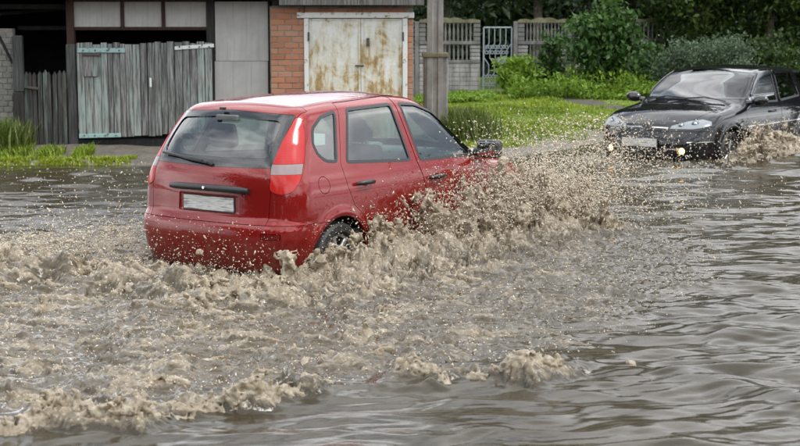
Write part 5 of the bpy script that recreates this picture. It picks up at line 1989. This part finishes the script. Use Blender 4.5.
def splash(lo, hi, h, env, amp, shift=0):
    """the surface where an envelope torn up by noise crosses zero"""
    n = [int((b - a) / h) + 1 for a, b in zip(lo, hi)]
    ax = [lo[i] + h * np.arange(n[i]) for i in range(3)]
    P = np.stack(np.meshgrid(*ax, indexing='ij'), -1).astype(np.float32)
    e, a = env(P[..., 0], P[..., 1], P[..., 2])
    I = [np.arange(q) for q in n]
    ix = np.ix_((I[0] + shift) % 128, (I[1] + shift * 3) % 128, (I[2] + shift) % 128)
    jx = np.ix_((I[0] * 1 + 61 + shift) % 128, (I[1] + 17) % 128, (I[2] + 40) % 128)
    nz_ = .75 * T3A[ix] + .65 * (1.0 - 1.6 * np.abs(T3B[jx]))
    F = -(e + amp * a * nz_)
    for q in range(3):
        s0 = [slice(None)] * 3; s0[q] = 0; F[tuple(s0)] = 1
        s0[q] = -1; F[tuple(s0)] = 1
    V, Q = surface_nets(F, lo, h)
    lab = np.arange(len(V))
    for _ in range(60):
        m = lab[Q].min(1)
        new = lab.copy()
        for c in range(4):
            np.minimum.at(new, Q[:, c], m)
        new = new[new]
        if (new == lab).all():
            break
        lab = new
    cnt = np.bincount(lab, minlength=len(V))
    keep = cnt[lab[Q[:, 0]]] >= 26
    Q = Q[keep]
    u, inv = np.unique(Q, return_inverse=True)
    return V[u], inv.reshape(-1, 4)

def car_world(V, car_loc, ang):
    c, s = math.cos(ang), math.sin(ang)
    return np.stack([car_loc[0] + V[:, 0] * c - V[:, 1] * s, car_loc[1] + V[:, 0] * s + V[:, 1] * c, V[:, 2]], 1)

def add_splash(name, VQ, label, cat='splash', mat=None):
    V, Q = VQ
    o = np_obj(name, V, Q, mat or SPRAY, smooth=True)
    tag(o, label, cat, kind='stuff')
    return o

RED_AT = ((-1.5446, 11.5259), 0.96053)
BLK_AT = ((3.309, 20.4446), -2.19575)
PH = curve([(-1.2, .10), (-.4, .16), (.2, .22), (.8, .32), (1.5, .36), (2.1, .43), (2.6, .48), (3.0, .48), (3.4, .44), (3.8, .36), (4.3, .24), (4.9, .08)])
def plume_axis(x, z):
    lean = .10 + .55 * sstep(2.0, 4.2, x)
    return -.98 - .10 * sstep(0, -1, x) - lean * np.maximum(z - .2, 0) + .75 * sstep(3.75, 5.0, x)
def plume_env(x, y, z):
    H = PH(x)
    t = (z - .20) / H
    wd = .20 + .16 * sstep(2.0, 3.6, x) + .14 * np.clip(t, 0, 1)
    lowz = np.exp(-3.5 * np.maximum(t, 0)) * sstep(4.6, 3.6, x)
    wd = wd + .26 * lowz
    n1 = sample2(TILE_W1, x[:, :, 0] * 1.3 + 2, y[:, :, 0] * 1.3, 2.6)[:, :, None]
    dy = (y - plume_axis(x, z) + .22 * lowz) / wd
    e = .74 + .42 * n1 - 1.9 * np.maximum(t, 0) - 1.0 * dy * dy
    # keep clear of the bodywork
    inside = (x < 3.8) & (y > -.865)
    e = np.where(inside, -3, e)
    return e, .62 + .85 * np.clip(t, 0, 1.2)
V, Q = splash((-1.3, -2.0, .10), (4.9, -.35, 1.0), .0160, plume_env, .62)
add_splash('splash', (car_world(V, *RED_AT), Q), 'brown sheet of water thrown up along the flank of the red car')

# wash curling up behind the tail of the red car
def tail_env(x, y, z):
    t = (z - .18) / (.17 + .05 * np.sin(y * 5) + .12 * sstep(.5, 1.1, y))
    q = ((x + .62 + .25 * y * y) / .42) ** 2 + (y / 1.7) ** 4
    return .75 - 1.5 * np.maximum(t, 0) - 1.1 * q, np.full(x.shape, .8, np.float32)
V, Q = splash((-1.5, -1.5, .12), (-.04, 2.1, .62), .0165, tail_env, .50, 20)
add_splash('wash', (car_world(V, *RED_AT), Q), 'churned brown wash behind the bumper of the red car')

# breaking lips on the near crests
def crest_env(P, w0):
    def env(x, y, z):
        d = poly_dist(x[:, :, 0], y[:, :, 0], P)
        s = poly_in_span(x[:, :, 0], P)
        mod = np.clip((.84 if P is CREST1 else 1.0) + .28 * sample2(TILE_W1, x[:, :, 0] * .9, y[:, :, 0] * .3, 3.0), .5, 1.3) * s
        hh, _ = water_surface(x[:, :, 0].astype(float), y[:, :, 0].astype(float))
        t = (z - (WATER_Z + hh - .008)[:, :, None]) / (.060 * np.maximum(mod, .05))[:, :, None]
        e = .75 * mod[:, :, None] - .70 * np.abs(t) - (((d + .02) / w0) ** 2)[:, :, None] - .16
        return e, np.full(x.shape, .7, np.float32)
    return env
for P, nm, lab in ((CREST1, 'breaking_crest', 'long brown breaking crest of the wave nearest the camera, at the lower left'), (CREST2, 'breaking_crest', 'short brown breaking crest at the lower middle, ending in a curl')):
    lo = (max(P[:, 0].min(), -2.6) - .1, P[:, 1].min() - .25, WATER_Z - .04)
    hi = (P[:, 0].max() + .1, P[:, 1].max() + .25, WATER_Z + .18)
    add_splash(nm, splash(lo, hi, .0095, crest_env(P, .085), .45, 33 if P is CREST1 else 71), lab)

# wash thrown up by the black car's wheels
def black_env(x, y, z):
    H = .16 + .24 * np.exp(-((x + 1.15) / .35) ** 2) + .12 * np.exp(-((x + 1.9) / .5) ** 2)
    t = (z - .2) / H
    dy = (y - 1.08 - .25 * np.maximum(z - .2, 0)) / .22
    e = 1.0 - 1.5 * np.maximum(t, 0) - dy * dy - 1.5 * sstep(-.75, -.45, x)
    return np.where(y < .93, -3, e), .6 + .6 * np.clip(t, 0, 1.2)
V, Q = splash((-4.8, .85, .10), (-.3, 1.75, .80), .02, black_env, .62, 9)
add_splash('splash', (car_world(V, *BLK_AT), Q), 'low brown splash at the front wheel of the black car')

# scattered lumps in the churn between car and near crest
def churn_env(x, y, z):
    X2, Y2 = x[:, :, 0].astype(float), y[:, :, 0].astype(float)
    hh, f = water_surface(X2, Y2)
    n = sample2(TILE_W1, X2 * .7 + 4, Y2 * 1.5, 3.3)
    k = sstep(-.1, 1.1, n) * sstep(.25, .6, f) * sstep(0, .3, poly_in(X2, Y2, CHURN))
    t = (z - (WATER_Z + hh - .01)[:, :, None]) / .045
    return (.75 * k - .75)[:, :, None] - .6 * np.abs(t) + .2, np.full(x.shape, .75, np.float32)
V, Q = splash((-3.4, 7.4, WATER_Z - .05), (1.6, 11.6, WATER_Z + .24), .0145, churn_env, .40, 50)
add_splash('churned_water', (V, Q), 'lumps of brown froth boiling across the churned water')

def drops(name, C, R, label, seed, mat=None, stretch=.5):
    r = np.random.default_rng(seed)
    bm = bmesh.new()
    for q in ((1, 0, 0), (-1, 0, 0), (0, 1, 0), (0, -1, 0), (0, 0, 1), (0, 0, -1)):
        bm.verts.new(q)
    bm.verts.ensure_lookup_table()
    for a in (0, 1):
        for b in (2, 3):
            for c in (4, 5):
                f_ = (a, b, c) if (a + b + c) % 2 == 0 else (a, c, b)
                bm.faces.new([bm.verts[q] for q in f_])
    bm.verts.index_update()
    bv = np.array([v.co[:] for v in bm.verts]); bf = np.array([[v.index for v in f.verts] for f in bm.faces])
    bm.free()
    n = len(C)
    d = r.standard_normal((n, 3)) * np.array([.7, .5, 1.0]); d /= np.linalg.norm(d, axis=1)[:, None]
    al = (bv @ d.T).T[:, :, None] * d[:, None, :]
    sh = bv[None] + al * (r.uniform(-.2, 1, n) ** 1 * stretch + 2.2 * (r.random(n) < .12))[:, None, None]
    V = (C[:, None, :] + sh * R[:, None, None]).reshape(-1, 3)
    F = (bf[None] + (np.arange(n) * len(bv))[:, None, None]).reshape(-1, 3)
    o = np_obj(name, V, F, mat or DROP, smooth=True)
    tag(o, label, 'droplets', kind='stuff')
    return o

def radii(r, n, lo=.0032, hi=.013, p=2.6):
    return lo + (hi - lo) * r.random(n) ** p

r = np.random.default_rng(88)
# out of the plume: thick near it, thinning upwards and ahead
n = 62000
x = np.clip(r.normal(2.95, .85, n), -.6, 6)
t = r.random(n) ** 1.35 * (1.3 + 1.3 * r.random(n) ** 2.5)
z = .2 + PH(x) * t
y = plume_axis(x, z) + r.normal(0, .17 + .13 * t, n)
k = ~((x < 3.85) & (y > -.87))
C = np.stack([x, y, z], 1)[k]
drops('flying_drops', car_world(C, *RED_AT), radii(r, len(C), .0016, .0090, 4.6), 'cloud of muddy drops flying off the plume beside the red car', 89)
# curtain of drops ahead of the red car, between the two cars
n = 9500
x = 3.7 + np.abs(r.normal(0, 1.25, n))
y = -.75 + r.normal(0, .75, n)
z = .22 + np.maximum(1.05 - .22 * (x - 3.7), .15) * r.random(n) ** 1.6
kk_ = ~((x < 3.95) & (y > -.85))
x, y, z = x[kk_], y[kk_], z[kk_]
n = len(x)
drops('flying_drops', car_world(np.stack([x, y, z], 1), *RED_AT), radii(r, n, .0022, .0095, 3.6), 'curtain of muddy drops hanging between the red and the black car', 90)
# drops hitting the water right of the plume and over the churn
n = 9000
P = np.stack([r.uniform(-4, 3.2, n * 3), r.uniform(7.2, 14.6, n * 3)], 1)
sd_ = poly_in(P[:, 0], P[:, 1], CHURN)
P = P[(sd_ > -.25 + .3 * r.random(n * 3))][:n]
hh, _ = water_surface(P[:, 0], P[:, 1])
z = WATER_Z + hh + np.abs(r.normal(0, .035, len(P)))
drops('skipping_drops', np.column_stack([P, z]), radii(r, len(P), .002, .0065, 3), 'drops skipping over the churned water', 91)
# spatter on the tail and flank of the red car, just clear of the paint
n = 1000
y = r.uniform(-.85, .85, n)
z = .25 + .42 * r.random(n) ** 2.2
x = -.07 - np.abs(r.normal(0, .16, n))
C1 = np.stack([x, y, z], 1)
n = 1500
x = r.uniform(.1, 3.5, n)
z = .3 + (.35 + .2 * sstep(1.5, 3.4, x)) * r.random(n) ** 1.2
C2 = np.stack([x, -.90 - np.abs(r.normal(0, .12, n)), z], 1)
drops('spatter', car_world(np.concatenate([C1, C2]), *RED_AT), radii(r, n + 1000, .0022, .0075, 3.5), 'pale spatter in the air round the bumper and doors of the red car', 92)
# spray in front of the black car
n = 2600
y = r.normal(-.42, .50, n)
z = .22 + .66 * r.random(n) ** 1.9
x = .12 + np.abs(r.normal(0, .55, n))
C1 = np.stack([x, y, z], 1)
n = 1600
x = r.normal(-1.3, .7, n); z = .25 + .5 * r.random(n) ** 2; y = 1.0 + np.abs(r.normal(0, .2, n))
C2 = np.stack([x, y, z], 1)
drops('flying_drops', car_world(np.concatenate([C1, C2]), *BLK_AT), radii(r, len(C1) + n, .0040, .0125, 3), 'pale drops spraying across the front of the black car', 93)
# scattered drops over the left shallows
n = 900
P = np.stack([r.uniform(-5.2, -1.6, n), r.uniform(12.5, 19.0, n)], 1)
drops('skipping_drops', np.column_stack([P, WATER_Z + .015 + np.abs(r.normal(0, .10, n))]), radii(r, n, .004, .010), 'pale drops over the shallows left of the red car', 94)

# spray thrown up at the far side of the tail
n = 3500
x = r.normal(-.15, .45, n); y = 1.05 + np.abs(r.normal(0, .38, n)); z = .22 + np.abs(r.normal(0, .17, n))
drops('flying_drops', car_world(np.stack([x, y, z], 1), *RED_AT), radii(r, n, .002, .009, 3.5), 'small drops thrown up left of the rear bumper of the red car', 95)
